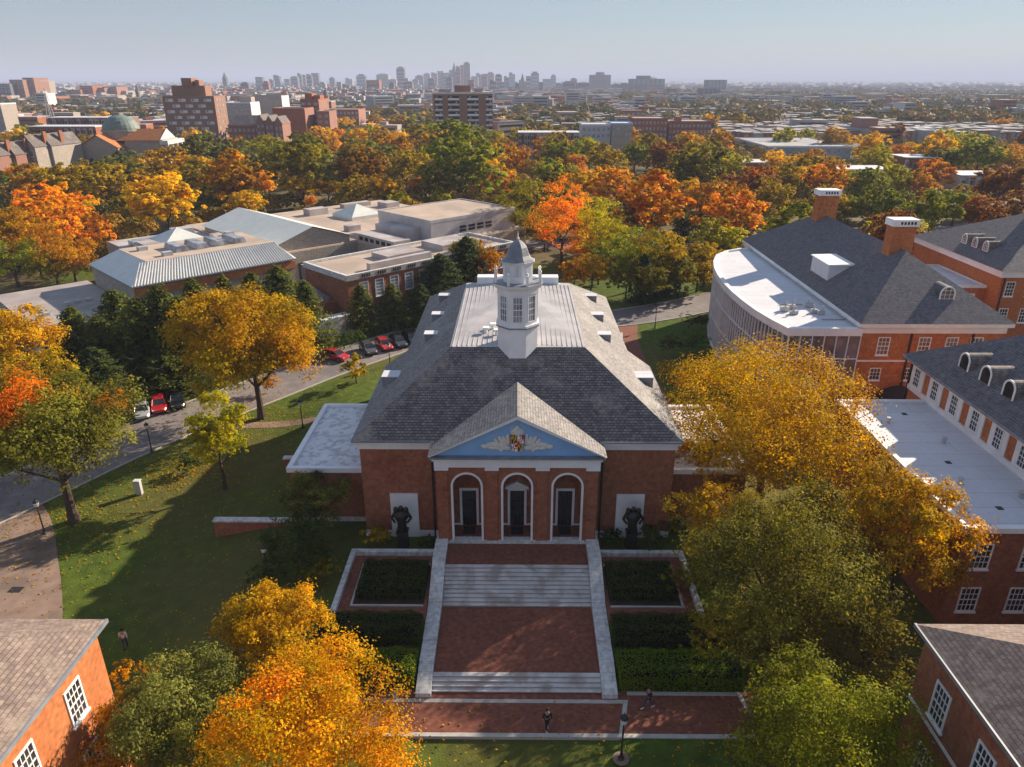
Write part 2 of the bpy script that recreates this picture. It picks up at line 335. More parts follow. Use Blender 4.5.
def leaves(name,rs,pos,nm,size,tint,val,aspect=.62):
    m=len(pos)
    t=rs.randn(m,3);a=np.cross(nm,t);a/=np.linalg.norm(a,axis=1)[:,None]+1e-9;b=np.cross(nm,a)
    a=a*size[:,None];b=b*(size*aspect)[:,None]
    v=np.stack([pos-a*.5,pos-b*.5+nm*size[:,None]*.12,pos+a*.5,pos+b*.5+nm*size[:,None]*.12],1).reshape(-1,3).astype(np.float32)
    me=bpy.data.meshes.new(name);me.vertices.add(4*m);me.loops.add(4*m);me.polygons.add(m)
    me.vertices.foreach_set('co',v.ravel());me.loops.foreach_set('vertex_index',np.arange(4*m,dtype=np.int32))
    me.polygons.foreach_set('loop_start',np.arange(0,4*m,4,dtype=np.int32))
    for nme,arr in (('tint',tint),('val',val)):
        at=me.attributes.new(nme,'FLOAT','FACE');at.data.foreach_set('value',arr.astype(np.float32))
    me.materials.append(LM['green']);me.update();me.validate();return me
def pine_mesh(name,seed,n,leaf,tiers=11,ragged=.3):
    rs=np.random.RandomState(seed);pos=[];nm=[];tn=[];vl=[]
    nb=tiers*9;per=max(6,n//nb)
    for k in range(nb):
        f=(k+rs.rand())/nb;z=-1+2*f**.95;rr=(1-f)**.62*(.7+ragged*1.3*rs.rand())+.03;a=k*2.39996+rs.rand()*.5
        tt=rs.rand();vv=.75+.5*rs.rand()
        s=rs.rand(per)**.6;w=.16*(1-f*.6)
        p=np.stack([np.cos(a)*rr*s+rs.randn(per)*w*(.4+s*.6)*.7,np.sin(a)*rr*s+rs.randn(per)*w*(.4+s*.6)*.7,z-.16*rr*s+rs.randn(per)*.035],1)
        q=np.tile([np.cos(a)*.4,np.sin(a)*.4,.9],(per,1))+rs.randn(per,3)*.5
        pos.append(p);nm.append(q/np.linalg.norm(q,axis=1)[:,None]);tn.append(np.clip(tt*.5+s*.4+rs.randn(per)*.15,0,1));vl.append(vv*(.75+.5*rs.rand(per)))
    pos=np.concatenate(pos);m=len(pos)
    return leaves(name,rs,pos,np.concatenate(nm),leaf*(.6+.7*rs.rand(m)),np.concatenate(tn),np.concatenate(vl),.4)
def trunk_mb(h,cz,Rr,seed,r=.35,limbs=7,lean=0):
    rs=random.Random(seed);t=MB();n=8
    rings=[];pts=[]
    for i in range(5):
        f=i/4;x=lean*f*f+rs.uniform(-.1,.1)*f;y=rs.uniform(-.1,.1)*f;z=f*cz*.95;rad=r*(1.35 if i==0 else 1-.5*f)
        pts.append((x,y,z));rings.append([(x+rad*math.cos(2*math.pi*k/n),y+rad*math.sin(2*math.pi*k/n),z) for k in range(n)])
    t.loft(rings)
    for i in range(limbs):
        a=i*2.4+rs.random();s=pts[2 if i%2 else 3];e=(s[0]+math.cos(a)*Rr*.55,s[1]+math.sin(a)*Rr*.55,s[2]+Rr*rs.uniform(.25,.6))
        t.tube(s,e,r*.38,r*.14,6);e2=(e[0]+math.cos(a+.5)*Rr*.3,e[1]+math.sin(a+.5)*Rr*.3,e[2]+Rr*.25);t.tube(e,e2,r*.14,r*.05,5)
        e3=(e[0]+math.cos(a-.6)*Rr*.3,e[1]+math.sin(a-.6)*Rr*.3,e[2]+Rr*.15);t.tube(e,e3,r*.12,r*.04,5)
    return t
UC=[crown_mesh('crown',100+i,6500,.10,lobes=9+i,flat=.8+.05*i,spread=.58+.02*(i%3),lobr=.40+.03*(i%4),clump=.085,openness=.1) for i in range(10)]
UF=[crown_mesh('crown',140+i,1700,.17,lobes=11+i%4,flat=.9,spread=.60,lobr=.46,clump=.11) for i in range(5)]
UP=[pine_mesh('crown',200+i,6500,.10) for i in range(3)]
TM={}
LANDLAB=[] # (obj, phrase, px, py)
def plant(name,px,X,Y,base,cz,rx,rz,pal,mesh,phrase,cat='tree',group=None,seed=0,trunk=True,tr=None,label=None,mat=None,ry=None):
    o=thing(name,None,cat,(X,Y,base),group)
    c=bpy.data.objects.new('crown' if trunk else 'foliage',mesh);col.objects.link(c);c.parent=o
    c.location=(0,0,cz-base);c.scale=(rx,ry or rx,rz);c.rotation_euler=(0,0,seed*1.7)
    c.material_slots[0].link='OBJECT';c.material_slots[0].material=LM[pal]
    if trunk:
        if rx>3 and Y<90:
            t=trunk_mb(cz-base+rz*.2,cz-base,rx,seed,r=tr or max(.16,rx*.055)).build('trunk','bark',o,org=(0,0,0))
        else:
            key=seed%3
            if key not in TM:
                TM[key]=trunk_mb(1,1,.9,key,r=.045,limbs=5).build('trunk','bark',o,org=(0,0,0));t=TM[key]
            else:
                t=TM[key].copy();col.objects.link(t);t.parent=o
            t.scale=(rx,rx,max(.5,cz-base))
    if label: o['label']=label
    else: LANDLAB.append((o,phrase,Wp(X,Y,cz)))
    return o
def near_tree(px,py,zc,wpx,pal,label,n=15000,leaf=.25,asp=.9,seed=1,lobes=15,openness=.25,name='deciduous_tree',XY=None,spread=.62,clump=.10,lobr=.40,tr=None,topt=None):
    X,Y,_=P(px,py,zc) if XY is None else (*XY,0)
    d=math.sqrt(X*X+Y*Y+(H-zc)**2);rr=wpx/2*d/F/1.0
    b=g(X,Y)
    me=crown_mesh('crown',seed,n,leaf/rr,lobes=lobes,flat=asp,openness=openness,spread=spread,clump=clump,lobr=lobr)
    if topt:  # autumn colour has turned in the upper, outer leaves first
        co=np.zeros(len(me.vertices)*3,np.float32);me.vertices.foreach_get('co',co);co=co.reshape(-1,4,3).mean(1)
        f=np.clip((co[:,2]+.45*np.sin(co[:,0]*4)*np.cos(co[:,1]*5)-topt)/.35,0,1)*(.6+.5*np.random.RandomState(seed).rand(len(co)))+.08
        me.attributes['tint'].data.foreach_set('value',np.clip(f,0,1).astype(np.float32))
    return plant(name,px,X,Y,b,zc,rr,rr,pal,me,None,label=label,seed=seed,tr=tr)
def near_pine(px,ytop,wpx,h,pal,phrase,seed,n=None,label=None):
    # top at pixel (px,ytop) with height h
    X,Y,_=P(px,ytop,h);d=math.sqrt(X*X+Y*Y+(H-h/2)**2);rr=wpx/2*d/F*1.25
    return plant('pine_tree' if pal=='pine' else 'conifer',px,X,Y,0,h*.54,rr*1.1,h*.46,pal,UP[seed%3],phrase,seed=seed)
def belt_tree(px,yt,wpx,pal,seed,far=False,con=False):
    lo,hi=60,1500
    for _ in range(40):
        Y=(lo+hi)/2;z=V(px,yt,Y)[2];Wd=wpx*Y/745.;h=min(21,max(7,Wd*(1.05 if not con else 1.5)))
        if z>h: lo=Y
        else: hi=Y
    X,Y,z=V(px,yt,Y);rx=wpx*Y/745/2;base=0;h=max(z,5)
    rx*=1.16 if not con else 1.25
    rz=min(h*.46,rx*1.0) if not con else h*.5;cz=h-rz*.95
    me=(UP[seed%3] if con else (UF if Y>420 else UC)[seed%(5 if Y>420 else 10)])
    return plant('conifer' if con else 'deciduous_tree',px,X,Y,base,cz,rx*1.08,rz*1.08,pal,me,PAL[pal][2],seed=seed)
# ------------------------------------------------ ground
def grid(xs,ys,off=0,zf=g,skip=None):
    m=MB();nx=len(xs);m.v=[(x,y,zf(x,y)+off) for y in ys for x in xs]
    for j in range(len(ys)-1):
        for i in range(nx-1):
            if skip and skip((xs[i]+xs[i+1])/2,(ys[j]+ys[j+1])/2): continue
            a=j*nx+i;m.f.append([a,a+1,a+nx+1,a+nx]);m.m.append(0)
    return m
LX=sorted(set([-95,-85,-75,-65,-55,-45]+[x*1.5 for x in range(-24,25)]+[-6.3,6.3,-6.9,6.9]+[45,55,65,75,85]))
LY=sorted(set([y*1.5 for y in range(8,65)]+[35.5,50.4,52,105,115,125,140,160]))
structure(grid(LX,LY),'lawn','grass',fix=False)
gm=MB();Z0=-.02
for a in ((-30000,-430,-3000,30000),(430,30000,-3000,30000),(-430,430,-3000,-40),(-430,430,480,30000)):
    gm.face([(a[0],a[2],Z0),(a[1],a[2],Z0),(a[1],a[3],Z0),(a[0],a[3],Z0)])
structure(gm,'ground','ground',fix=False)
wf=MB()
for a in ((-430,-95,-40,480),(85,430,-40,480),(-95,85,-40,12),(-95,85,160,480)): wf.face([(a[0],a[2],0),(a[1],a[2],0),(a[1],a[3],0),(a[0],a[3],0)])
structure(wf,'park_ground','leaf_ground',fix=False)
def strip(path,wid,name,mat,off=.03,step=1.5,kerb=False):
    pts=[];P2=[Vector((*p,0)) for p in path]
    # catmull-rom smooth
    for i in range(len(P2)-1):
        a=P2[max(0,i-1)];b=P2[i];c=P2[i+1];d=P2[min(len(P2)-1,i+2)];n=max(2,int((c-b).length/step))
        for k in range(n):
            t=k/n;pts.append(.5*((2*b)+(c-a)*t+(2*a-5*b+4*c-d)*t*t+(3*b-a-3*c+d)*t**3))
    pts.append(P2[-1]);m=MB();ks=[MB(),MB()];rows=[]
    for i,p in enumerate(pts):
        d=(pts[min(i+1,len(pts)-1)]-pts[max(0,i-1)]).normalized();nn=Vector((-d.y,d.x,0));ww=wid if not callable(wid) else wid(i/(len(pts)-1))
        rows.append([p+nn*(ww*(k/4-.5)) for k in range(5)])
    i0=0
    for r in rows: m.v+=[(q.x,q.y,g(q.x,q.y)+off) for q in r]
    for i in range(len(rows)-1):
        for k in range(4): a=i*5+k;m.f.append([a,a+1,a+6,a+5]);m.m.append(0)
    structure(m,name,mat,fix=False)
    if kerb:
        km=MB()
        for i in range(len(rows)-1):
            for s in (0,4):
                a=rows[i][s];b=rows[i+1][s];d=(b-a).normalized();nn=Vector((-d.y,d.x,0))*(.16 if s==4 else -.16)
                q=[(a.x,a.y),(b.x,b.y),(b.x+nn.x,b.y+nn.y),(a.x+nn.x,a.y+nn.y)]
                km.hexa([(x,y,g(x,y)-.05) for x,y in q]+[(x,y,g(x,y)+.14) for x,y in q])
        structure(km,'kerb','kerb')
strip([(-64,38),(-52,58),(-43.5,74),(-33,89),(-24,101),(-14,111),(2,117.5),(18,120),(38,131.5),(60,150),(80,175)],lambda f:8.5,'road','asphalt',.035,kerb=True)
strip([(-75,66),(-60,62),(-50,57),(-43,48),(-37,38),(-31,24),(-28,14)],lambda f:9.5,'path','concrete',.03)
strip([(-37.5,76.5),(-33,77.2),(-27,77.6),(-22,77.0),(-18,75.5)],1.6,'path','concrete',.03)
strip([(16.8,70),(16.8,80),(16.6,95),(16.8,108),(18,116.5)],4.4,'brick_walk','paver',.03)
strip([(16.2,72),(16.1,90),(16.2,104),(16.9,112)],.35,'stone_band','kerb',.045)
strip([(0,181),(55,178),(110,196),(190,240)],9,'road','asphalt',.03)
strip([(55,178),(64,150),(66,128),(64,112)],8,'road','asphalt',.04)
# forecourt paving
def slab(x0,x1,y0,y1,z,name,mat,n=1,th=.3):
    return structure(MB().box(x0,x1,y0,y1,z-th,z),name,mat)
slab(-16.5,17.5,33.55,36.95,.06,'brick_plaza','paver')
slab(-16.5,15.3,33.2,33.5,.09,'stone_band','kerb')
slab(-6.9,7.1,35.9,36.2,.075,'stone_band','kerb')
structure(MB().hexa([(7.1,36.2,0),(7.4,36.2,0),(6.75,33.5,0),(6.45,33.5,0),(7.1,36.2,.075),(7.4,36.2,.075),(6.75,33.5,.075),(6.45,33.5,.075)]),'stone_band','kerb')
slab(7.4,14.7,36.6,36.9,.09,'stone_band','kerb')
structure(MB().hexa([(14.7,36.95,0),(15.0,36.95,0),(15.3,35.2,0),(15.0,35.2,0),(14.7,36.95,.09),(15.0,36.95,.09),(15.3,35.2,.09),(15.0,35.2,.09)]),'stone_band','kerb')
slab(-14.2,-6.9,35.9,36.2,.075,'stone_band','kerb')
slab(-8.2,-7.9,36.2,37.6,.1,'stone_band','kerb')
structure(MB().hexa([(-5.7,38.0,.2),(5.7,38.0,.2),(5.7,44.45,.4),(-5.7,44.45,.4),(-5.7,38.0,.62),(5.7,38.0,.62),(5.7,44.45,.78),(-5.7,44.45,.78)]),'brick_landing','paver')
slab(-5.7,5.7,47.55,50.35,2.4,'brick_landing','paver',th=1)
# entrance stairs
st=thing('entrance_stairs','wide white stone stairs rising in two flights to the arched portico','stairs',(0,36.7,0))
def flight(y0,y1,z0,z1,n):
    t=MB()
    for i in range(n):
        a=y0+(y1-y0)*i/n;z=z0+(z1-z0)*(i+1)/n
        t.box(-5.68,5.68,a+.012,y1,z-(z1-z0)/n,z-.05,1);t.box(-5.69,5.69,a-.025,y1+.0,z-.05,z,0)
    t.build('stair_flight',['tread','riser'],st)
flight(36.75,38.0,.05,.62,4);flight(44.45,47.55,.78,2.4,10)
for s in (-1,1):
    c=MB();a,b=(5.7*s,6.72*s)
    prof=[(36.3,.42),(38.6,.9),(38.6,1.0),(40.6,1.0),(40.6,1.1),(44.3,1.32),(44.3,1.42),(47.6,2.72),(47.6,2.86),(50.4,2.86)]
    for i in range(len(prof)-1):
        (ya,za),(yb,zb)=prof[i],prof[i+1]
        if yb-ya<.01: continue
        w=0 if i<3 else (.03*s if i%2 else .0)
        c.hexa([(min(a,b),ya,-.2),(max(a,b),ya,-.2),(max(a,b),yb,-.2),(min(a,b),yb,-.2),(min(a,b),ya,za),(max(a,b),ya,za),(max(a,b),yb,zb),(min(a,b),yb,zb)])
    c.build('cheek_wall','marble',st)
# side terraces
for s,nm in ((-1,'left'),(1,'right')):
    X=lambda a,b:(min(a*s,b*s),max(a*s,b*s))
    structure(MB().box(*X(6.75,13.4),42.1,49.7,1.3,1.62),'brick_terrace','paver')
    w_=thing('garden_wall',f'low white stone wall edging the terrace {nm} of the stairs','wall',(10*s,49.8,1.5))
    MB().box(*X(6.75,13.75),49.7,50.15,1.2,2.0).build('wall_back','marble',w_)
    MB().box(*X(13.35,13.75),42.0,49.68,1.2,2.0).build('wall_side','marble',w_)
    e=thing('bed_edging',f'thin white stone edging round the hedge bed {nm} of the stairs','edging',(10*s,45,1.6))
    MB().box(*X(7.0,12.5),43.4,43.55,1.6,1.74).box(*X(12.35,12.5),43.58,48.3,1.6,1.74).box(*X(7.0,12.5),48.33,48.5,1.6,1.76).build('edging','kerb',e)
    structure(MB().box(*X(7.0,12.3),43.6,48.3,1.6,1.66),'planting_soil','soil')
structure(MB().box(-21,-6.8,36.3,43,-.3,.03),'planting_soil','soil') if 0 else None
def hedge(x0,x1,y0,y1,z0,z1,pal,label,seed,leaf=.13,dens=230):
    rs=np.random.RandomState(seed);hx,hy,hz=(x1-x0)/2,(y1-y0)/2,(z1-z0)
    area=4*hx*hy+hz*2*(2*hx+2*hy);n=int(area*dens)
    # points on a rounded box
    A=[4*hx*hy,2*hx*hz,2*hx*hz,2*hy*hz,2*hy*hz];f=rs.choice(5,n,p=np.array(A)/sum(A));a=rs.rand(n)*2-1;b=rs.rand(n)
    pos=np.zeros((n,3));nm=np.zeros((n,3))
    for k in range(n):
        if f[k]==0: pos[k]=(a[k]*hx,(b[k]*2-1)*hy,hz);nm[k]=(0,0,1)
        elif f[k]<3: s=1 if f[k]==1 else -1;pos[k]=(a[k]*hx,s*hy,b[k]*hz);nm[k]=(0,s,0)
        else: s=1 if f[k]==3 else -1;pos[k]=(s*hx,a[k]*hy,b[k]*hz);nm[k]=(s,0,0)
    wob=.10*np.sin(pos[:,0]*2.1+seed)+.07*np.sin(pos[:,0]*5.3)+.05*np.sin(pos[:,1]*6)
    # round the shoulders
    ex=np.clip((np.abs(pos[:,1])-hy*.72)/(hy*.28),0,1);pos[:,2]-=np.where(pos[:,2]>hz*.7,.22*ex**2,0)
    ex=np.clip((np.abs(pos[:,0])-hx+.5)/.5,0,1);pos[:,2]-=np.where(pos[:,2]>hz*.7,.2*ex**2,0)
    pos[:,2]+=wob*(pos[:,2]/hz);pos+=rs.randn(n,3)*.045
    nm=nm*.9+rs.randn(n,3)*.5;nm/=np.linalg.norm(nm,axis=1)[:,None]
    o=thing('hedge',label,'hedge',((x0+x1)/2,(y0+y1)/2,z0))
    me=leaves('foliage',rs,pos,nm,leaf*(.6+.7*rs.rand(n)),np.clip(.5+.3*np.sin(pos[:,0]*1.3+seed)+rs.randn(n)*.2,0,1),.75+.5*rs.rand(n))
    me.materials.clear();me.materials.append(LM[pal])
    c=bpy.data.objects.new('foliage',me);col.objects.link(c);c.parent=o
    MB().box(-hx+.12,hx-.12,-hy+.12,hy-.12,-.3,hz-.3).build('branch_core',LM[pal],o,org=(0,0,0))
    return o
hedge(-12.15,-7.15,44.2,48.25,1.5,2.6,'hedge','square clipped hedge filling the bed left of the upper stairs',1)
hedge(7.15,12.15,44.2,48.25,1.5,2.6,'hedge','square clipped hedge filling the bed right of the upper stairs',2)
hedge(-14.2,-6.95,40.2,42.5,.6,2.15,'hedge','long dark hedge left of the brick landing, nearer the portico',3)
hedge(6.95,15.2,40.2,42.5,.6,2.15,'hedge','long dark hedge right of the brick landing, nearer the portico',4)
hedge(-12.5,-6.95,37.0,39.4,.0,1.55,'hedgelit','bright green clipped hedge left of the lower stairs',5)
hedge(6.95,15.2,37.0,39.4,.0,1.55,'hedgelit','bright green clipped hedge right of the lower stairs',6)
def shrub(px,py,zc,wpx,pal,label=None,phrase=None,seed=1,asp=.8,XY=None,n=2600,leaf=.17):
    X,Y,_=P(px,py,zc) if XY is None else (*XY,0);d=math.sqrt(X*X+Y*Y+(H-zc)**2);rr=wpx/2*d/F
    me=crown_mesh('foliage',seed+900,n,leaf/rr,lobes=9,flat=asp,spread=.45,lobr=.55,clump=.09)
    return plant('shrub',px,X,Y,g(X,Y),g(X,Y)+rr*asp*.8,rr,rr*asp,pal,me,phrase,cat='shrub',label=label,seed=seed,trunk=False)
# ================================================= AUDITORIUM
A=thing('auditorium_building','red brick auditorium with arched portico, slate roof and white cupola','building',(0,52,0))
front=[(-13,52.8),(13,52.8),(13,68.9),(10.7,68.9),(10.7,88.4),(-10.7,88.4),(-10.7,68.9),(-13,68.9)]
MB().prism(front,-.2,10.3).prism([(-10.7,68),(10.7,68),(10.7,88.4),(-10.7,88.4)],10.3,12.0).build('wall','brick',A)
def around(x0,x1,y0,y1,z0,z1,t,mb=None):
    mb=mb or MB()
    return mb.box(x0-t,x1+t,y0-t,y0,z0,z1).box(x0-t,x1+t,y1,y1+t,z0,z1).box(x0-t,x0,y0+.001,y1-.001,z0,z1).box(x1,x1+t,y0+.001,y1-.001,z0,z1)
c=MB()
for sx in (-1,1):
    a,b=sorted((6.75*sx,13.0*sx))
    c.box(a,b,52.66,52.8,10.0,10.55).box(a-(.35 if sx<0 else 0),b+(.35 if sx>0 else 0),52.35,52.8,10.55,10.95)
    xs_=sorted((13.0*sx,13.14*sx));c.box(*xs_,52.66,68.9,10.0,10.55);xs_=sorted((13.0*sx,13.35*sx));c.box(*xs_,52.81,69.1,10.55,10.95)
    xs_=sorted((10.7*sx,11.05*sx));c.box(*xs_,69.2,88.6,11.9,12.4)
c.box(-11,11,88.4,88.7,11.9,12.4)
c.build('cornice','white',A)
for sx in (-1,1):
    gu=MB()
    xs_=sorted((13.36*sx,13.5*sx));gu.box(*xs_,52.2,69.1,10.84,11.0);xs_=sorted((11.06*sx,11.2*sx));gu.box(*xs_,69.3,88.8,12.3,12.46)
    xs_=sorted((7.0*sx,13.5*sx));gu.box(*xs_,52.1,52.3,10.86,11.0)
    gu.build('gutter','lead',A)
# base band + niche panels
for sx in (-1,1):
    a,b=sorted((6.75*sx,13.06*sx));MB().box(a,b,52.68,52.8,.9,2.05).build('base_band','white',A)
for sx in (-1,1):
    a,b=sorted((8.4*sx,10.75*sx));MB().box(a,b,52.6,52.79,1.2,5.75).build('niche_panel','white',A)
# roofs : one slope plane z = 11 + .73*(distance in from eave)
k=.73;ex=13.42;ey=52.2
zt=16.4;fx=5.9;fy=59.7;by=81.3
rf=MB()
rf.face([(-ex,ey,11),(ex,ey,11),(fx,fy,zt),(-fx,fy,zt)])
rf.build('front_roof_slope','slate_dark',A)  # same roof as the sides; its shade is put into darker slate
rs_=MB();x2=11.15;z2=11+(ex-x2)*(zt-11)/(ex-fx);yb=69.15
for s in (-1,1):
    rs_.face([(ex*s,ey,11),(ex*s,yb,11),(x2*s,yb,z2),(x2*s,88.8,z2),(fx*s,by,zt),(fx*s,fy,zt)])
rs_.face([(-x2,88.8,z2),(x2,88.8,z2),(fx,by,zt),(-fx,by,zt)])
rs_.build('side_roof_slope','slate',A)
MB().box(-13,13,52.9,69,10.2,10.98).box(-10.7,10.7,69.1,88.4,11.6,12.45).build('attic_floor','dark',A)
fl=MB().face([(-fx,fy,zt),(0,fy+.6,zt+.12),(0,by-1,zt+.5),(-fx,by,zt)]).face([(fx,fy,zt),(fx,by,zt),(0,by-1,zt+.5),(0,fy+.6,zt+.12)]).face([(-fx,by,zt),(0,by-1,zt+.5),(fx,by,zt)]).face([(-fx,fy,zt),(fx,fy,zt),(0,fy+.6,zt+.12)])
fl.build('flat_roof','white_metal',A)
se=MB()
for i in range(-13,14):
    x=i*.44;f=1-abs(x)/fx;za=zt+.12*f;zb=zt+.5*f
    se.hexa([(x-.025,fy+.5*f+.05,za),(x+.025,fy+.5*f+.05,za),(x+.025,by-1.05,zb),(x-.025,by-1.05,zb),(x-.025,fy+.5*f+.05,za+.06),(x+.025,fy+.5*f+.05,za+.06),(x+.025,by-1.05,zb+.06),(x-.025,by-1.05,zb+.06)])
se.build('standing_seam','white_metal',A)
for s in (-1,1): MB().box(*sorted((1.6*s,4.6*s)),80.2,81.6,zt+.1,zt+.95).build('roof_hatch','white',A)
for x,y in ((-2.3,64.3),(-1.9,62.6),(-2.9,63.2)):
    v=MB().tube((x,y,zt),(x,y,zt+.55),.16).box(x-.28,x+.28,y-.28,y+.28,zt+.5,zt+.68);v.build('roof_vent','white',A)
# shed dormer vents on the side slopes
sl_=(zt-11)/(ex-fx)
def dorm(s,xo,y,wd,h):
    zr=11+(ex-xo)*sl_;zp=zr+h;xi=ex-(zp-11)/sl_
    d=MB();y0,y1=y-wd/2,y+wd/2
    d.face([(xo*s,y0,zr),(xo*s,y0,zp),(xi*s,y0,zp)]).face([(xo*s,y1,zr),(xo*s,y1,zp),(xi*s,y1,zp)]).face([(xo*s,y0,zr),(xo*s,y1,zr),(xo*s,y1,zp),(xo*s,y0,zp)])
    o=d.build('vent_dormer','lead',A)
    MB().box(*sorted(((xo+.06)*s,(xi-.1)*s)),y0-.06,y1+.06,zp,zp+.06).build('dormer_roof','roofwhite',o)
for s in (-1,1):
    for px_,py_ in ((593,300),(599.5,319),(606.5,339),(645,381)):
        # plan position from the plane of the slope
        b=None
        for i in range(400):
            xx=6.5+i*.017;zz=11+(ex-xx)*sl_;q=P(px_,py_,zz)
            if q[0]<=xx: b=(xx,q[1]);break
        if b: dorm(s,b[0]+(.35 if py_<360 else .6),b[1],1.0 if py_<360 else 1.5,.85 if py_<360 else 1.05)
# ---- portico
pz0,pz1=2.62,9.55;Yf=50.6;Yb=52.8
def arch_wall(mb,soff,x0,x1,z0,z1,ops,y,th,n=14):
    xs=[x0]
    for cx,hw,zs in ops: xs+=[cx-hw,cx+hw]
    xs.append(x1)
    for i in range(0,len(xs),2): mb.box(xs[i],xs[i+1],y,y+th,z0,z1)
    for cx,hw,zs in ops:
        for i in range(n):
            a0=math.pi*i/n;a1=math.pi*(i+1)/n
            xa,za=cx+hw*math.cos(a0),zs+hw*math.sin(a0);xb,zb=cx+hw*math.cos(a1),zs+hw*math.sin(a1)
            mb.hexa([(xb,y,zb),(xa,y,za),(xa,y+th,za),(xb,y+th,zb),(xb,y,z1),(xa,y,z1),(xa,y+th,z1),(xb,y+th,z1)])
            t=.12
            xo,zo=cx+(hw+t)*math.cos(a0),zs+(hw+t)*math.sin(a0);xp,zp=cx+(hw+t)*math.cos(a1),zs+(hw+t)*math.sin(a1)
            xo2,zo2=cx+(hw-.05)*math.cos(a0),zs+(hw-.05)*math.sin(a0);xp2,zp2=cx+(hw-.05)*math.cos(a1),zs+(hw-.05)*math.sin(a1)
            soff.hexa([(xp2,y-.06,zp2),(xo2,y-.06,zo2),(xo2,y+.25,zo2),(xp2,y+.25,zp2),(xp,y-.06,zp),(xo,y-.06,zo),(xo,y+.25,zo),(xp,y+.25,zp)])
        for s in (-1,1): a,b=sorted((cx+s*(hw-.05),cx+s*(hw+.12)));soff.box(a,b,y-.06,y+.25,z0,zs)
ops=[(-4.06,1.18,7.75),(0,1.18,7.75),(4.06,1.18,7.75)]
pw=MB();tr=MB();arch_wall(pw,tr,-6.5,6.5,pz0,pz1,ops,Yf,.5)
for s in (-1,1): a,b=sorted((6.5*s,6.0*s));pw.box(a,b,Yf+.5,Yb,pz0,pz1)
pw.build('portico_wall','brick',A);tr.build('arch_trim','white',A)
for x in (-6.05,-2.03,2.03,6.05):
    pl=MB().box(x-.45,x+.45,Yf-.12,Yf,pz0,9.3).build('pilaster','brick',A)
    MB().box(x-.56,x+.56,Yf-.22,Yf+.0,9.3,9.56).build('capital','white',pl)
MB().box(-6.72,6.72,50.36,Yb+.05,2.38,2.62).build('portico_floor','marble',A);MB().box(-5.95,5.95,Yf+.45,Yb-.0,2.622,2.65).build('porch_paving','paver',A)
MB().box(-6.5,6.5,Yf+.5,Yb,9.2,9.4).build('portico_ceiling','white',A)
en=MB().box(-6.62,6.62,50.42,Yb-.02,9.57,10.2).box(-6.78,6.78,50.26,Yb-.02,10.2,10.46);en.build('entablature','white',A)
MB().box(-6.95,6.95,50.05,50.7,10.46,10.6).build('pediment_cornice','lead',A)
ty=MB().face([(-6.6,50.55,10.6),(6.6,50.55,10.6),(0,50.55,14.0)]);ty=ty.build('pediment','blue',A)
rk=MB()
for s in (-1,1):
    p0=(6.95*s,10.62);p1=(0,14.3);dz=.34
    rk.hexa([(p0[0],50.08,p0[1]),(p1[0],50.08,p1[1]-dz),(p1[0],50.56,p1[1]-dz),(p0[0],50.56,p0[1]),(p0[0],50.08,p0[1]+.1),(p1[0],50.08,p1[1]-.02),(p1[0],50.56,p1[1]-.02),(p0[0],50.56,p0[1]+.1)])
rk.build('raking_cornice','white',A)
kp=(14.32-10.7)/7.05
for s in (-1,1):
    xi=(14.32-11.02)/kp
    MB().face([(0,50.0,14.32),(0,52.2+(14.32-11.0)/((zt-11)/(fy-ey)),14.32),(xi*s,52.23,11.03),(7.05*s,52.23,10.7),(7.05*s,50.0,10.7)]).build('portico_roof_slope','slate',A)
# carved emblem on the pediment
em=MB();Y0=50.55
def blob(x,z,rx,rz,d=.14,n=12,rot=0):
    cs,sn=math.cos(rot),math.sin(rot)
    rr=[]
    for f,dd in ((1,0),(.86,.6),(.5,.92)):
        rr.append([(x+(rx*f*math.cos(t)*cs-rz*f*math.sin(t)*sn),Y0-d*dd,z+(rx*f*math.cos(t)*sn+rz*f*math.sin(t)*cs)) for t in [2*math.pi*q/n for q in range(n)]])
    em.loft(rr)
for s in (-1,1):
    for x,z,a,b,ro in ((2.55,11.42,.34,.22,.1),(2.15,11.55,.34,.25,-.2),(1.75,11.6,.36,.3,.2),(1.3,11.5,.38,.3,0),(1.0,11.85,.22,.55,-.25),(1.3,11.95,.18,.5,-.45),(.72,12.0,.18,.55,-.1),(1.62,11.85,.16,.4,-.6),(.9,11.3,.45,.25,.1),(1.5,11.25,.4,.16,.3),(2.0,11.28,.4,.14,.15),(1.25,11.1,.16,.2,.0)):
        blob(x*s,z,a,b,rot=ro*s)
blob(0,12.75,.42,.42,.2);blob(0,13.05,.2,.28,.2);blob(-.3,12.7,.25,.3,.16);blob(.3,12.7,.25,.3,.16);blob(0,11.12,.5,.22,.16)
em.build('carved_relief','relief',ty,smooth=True)
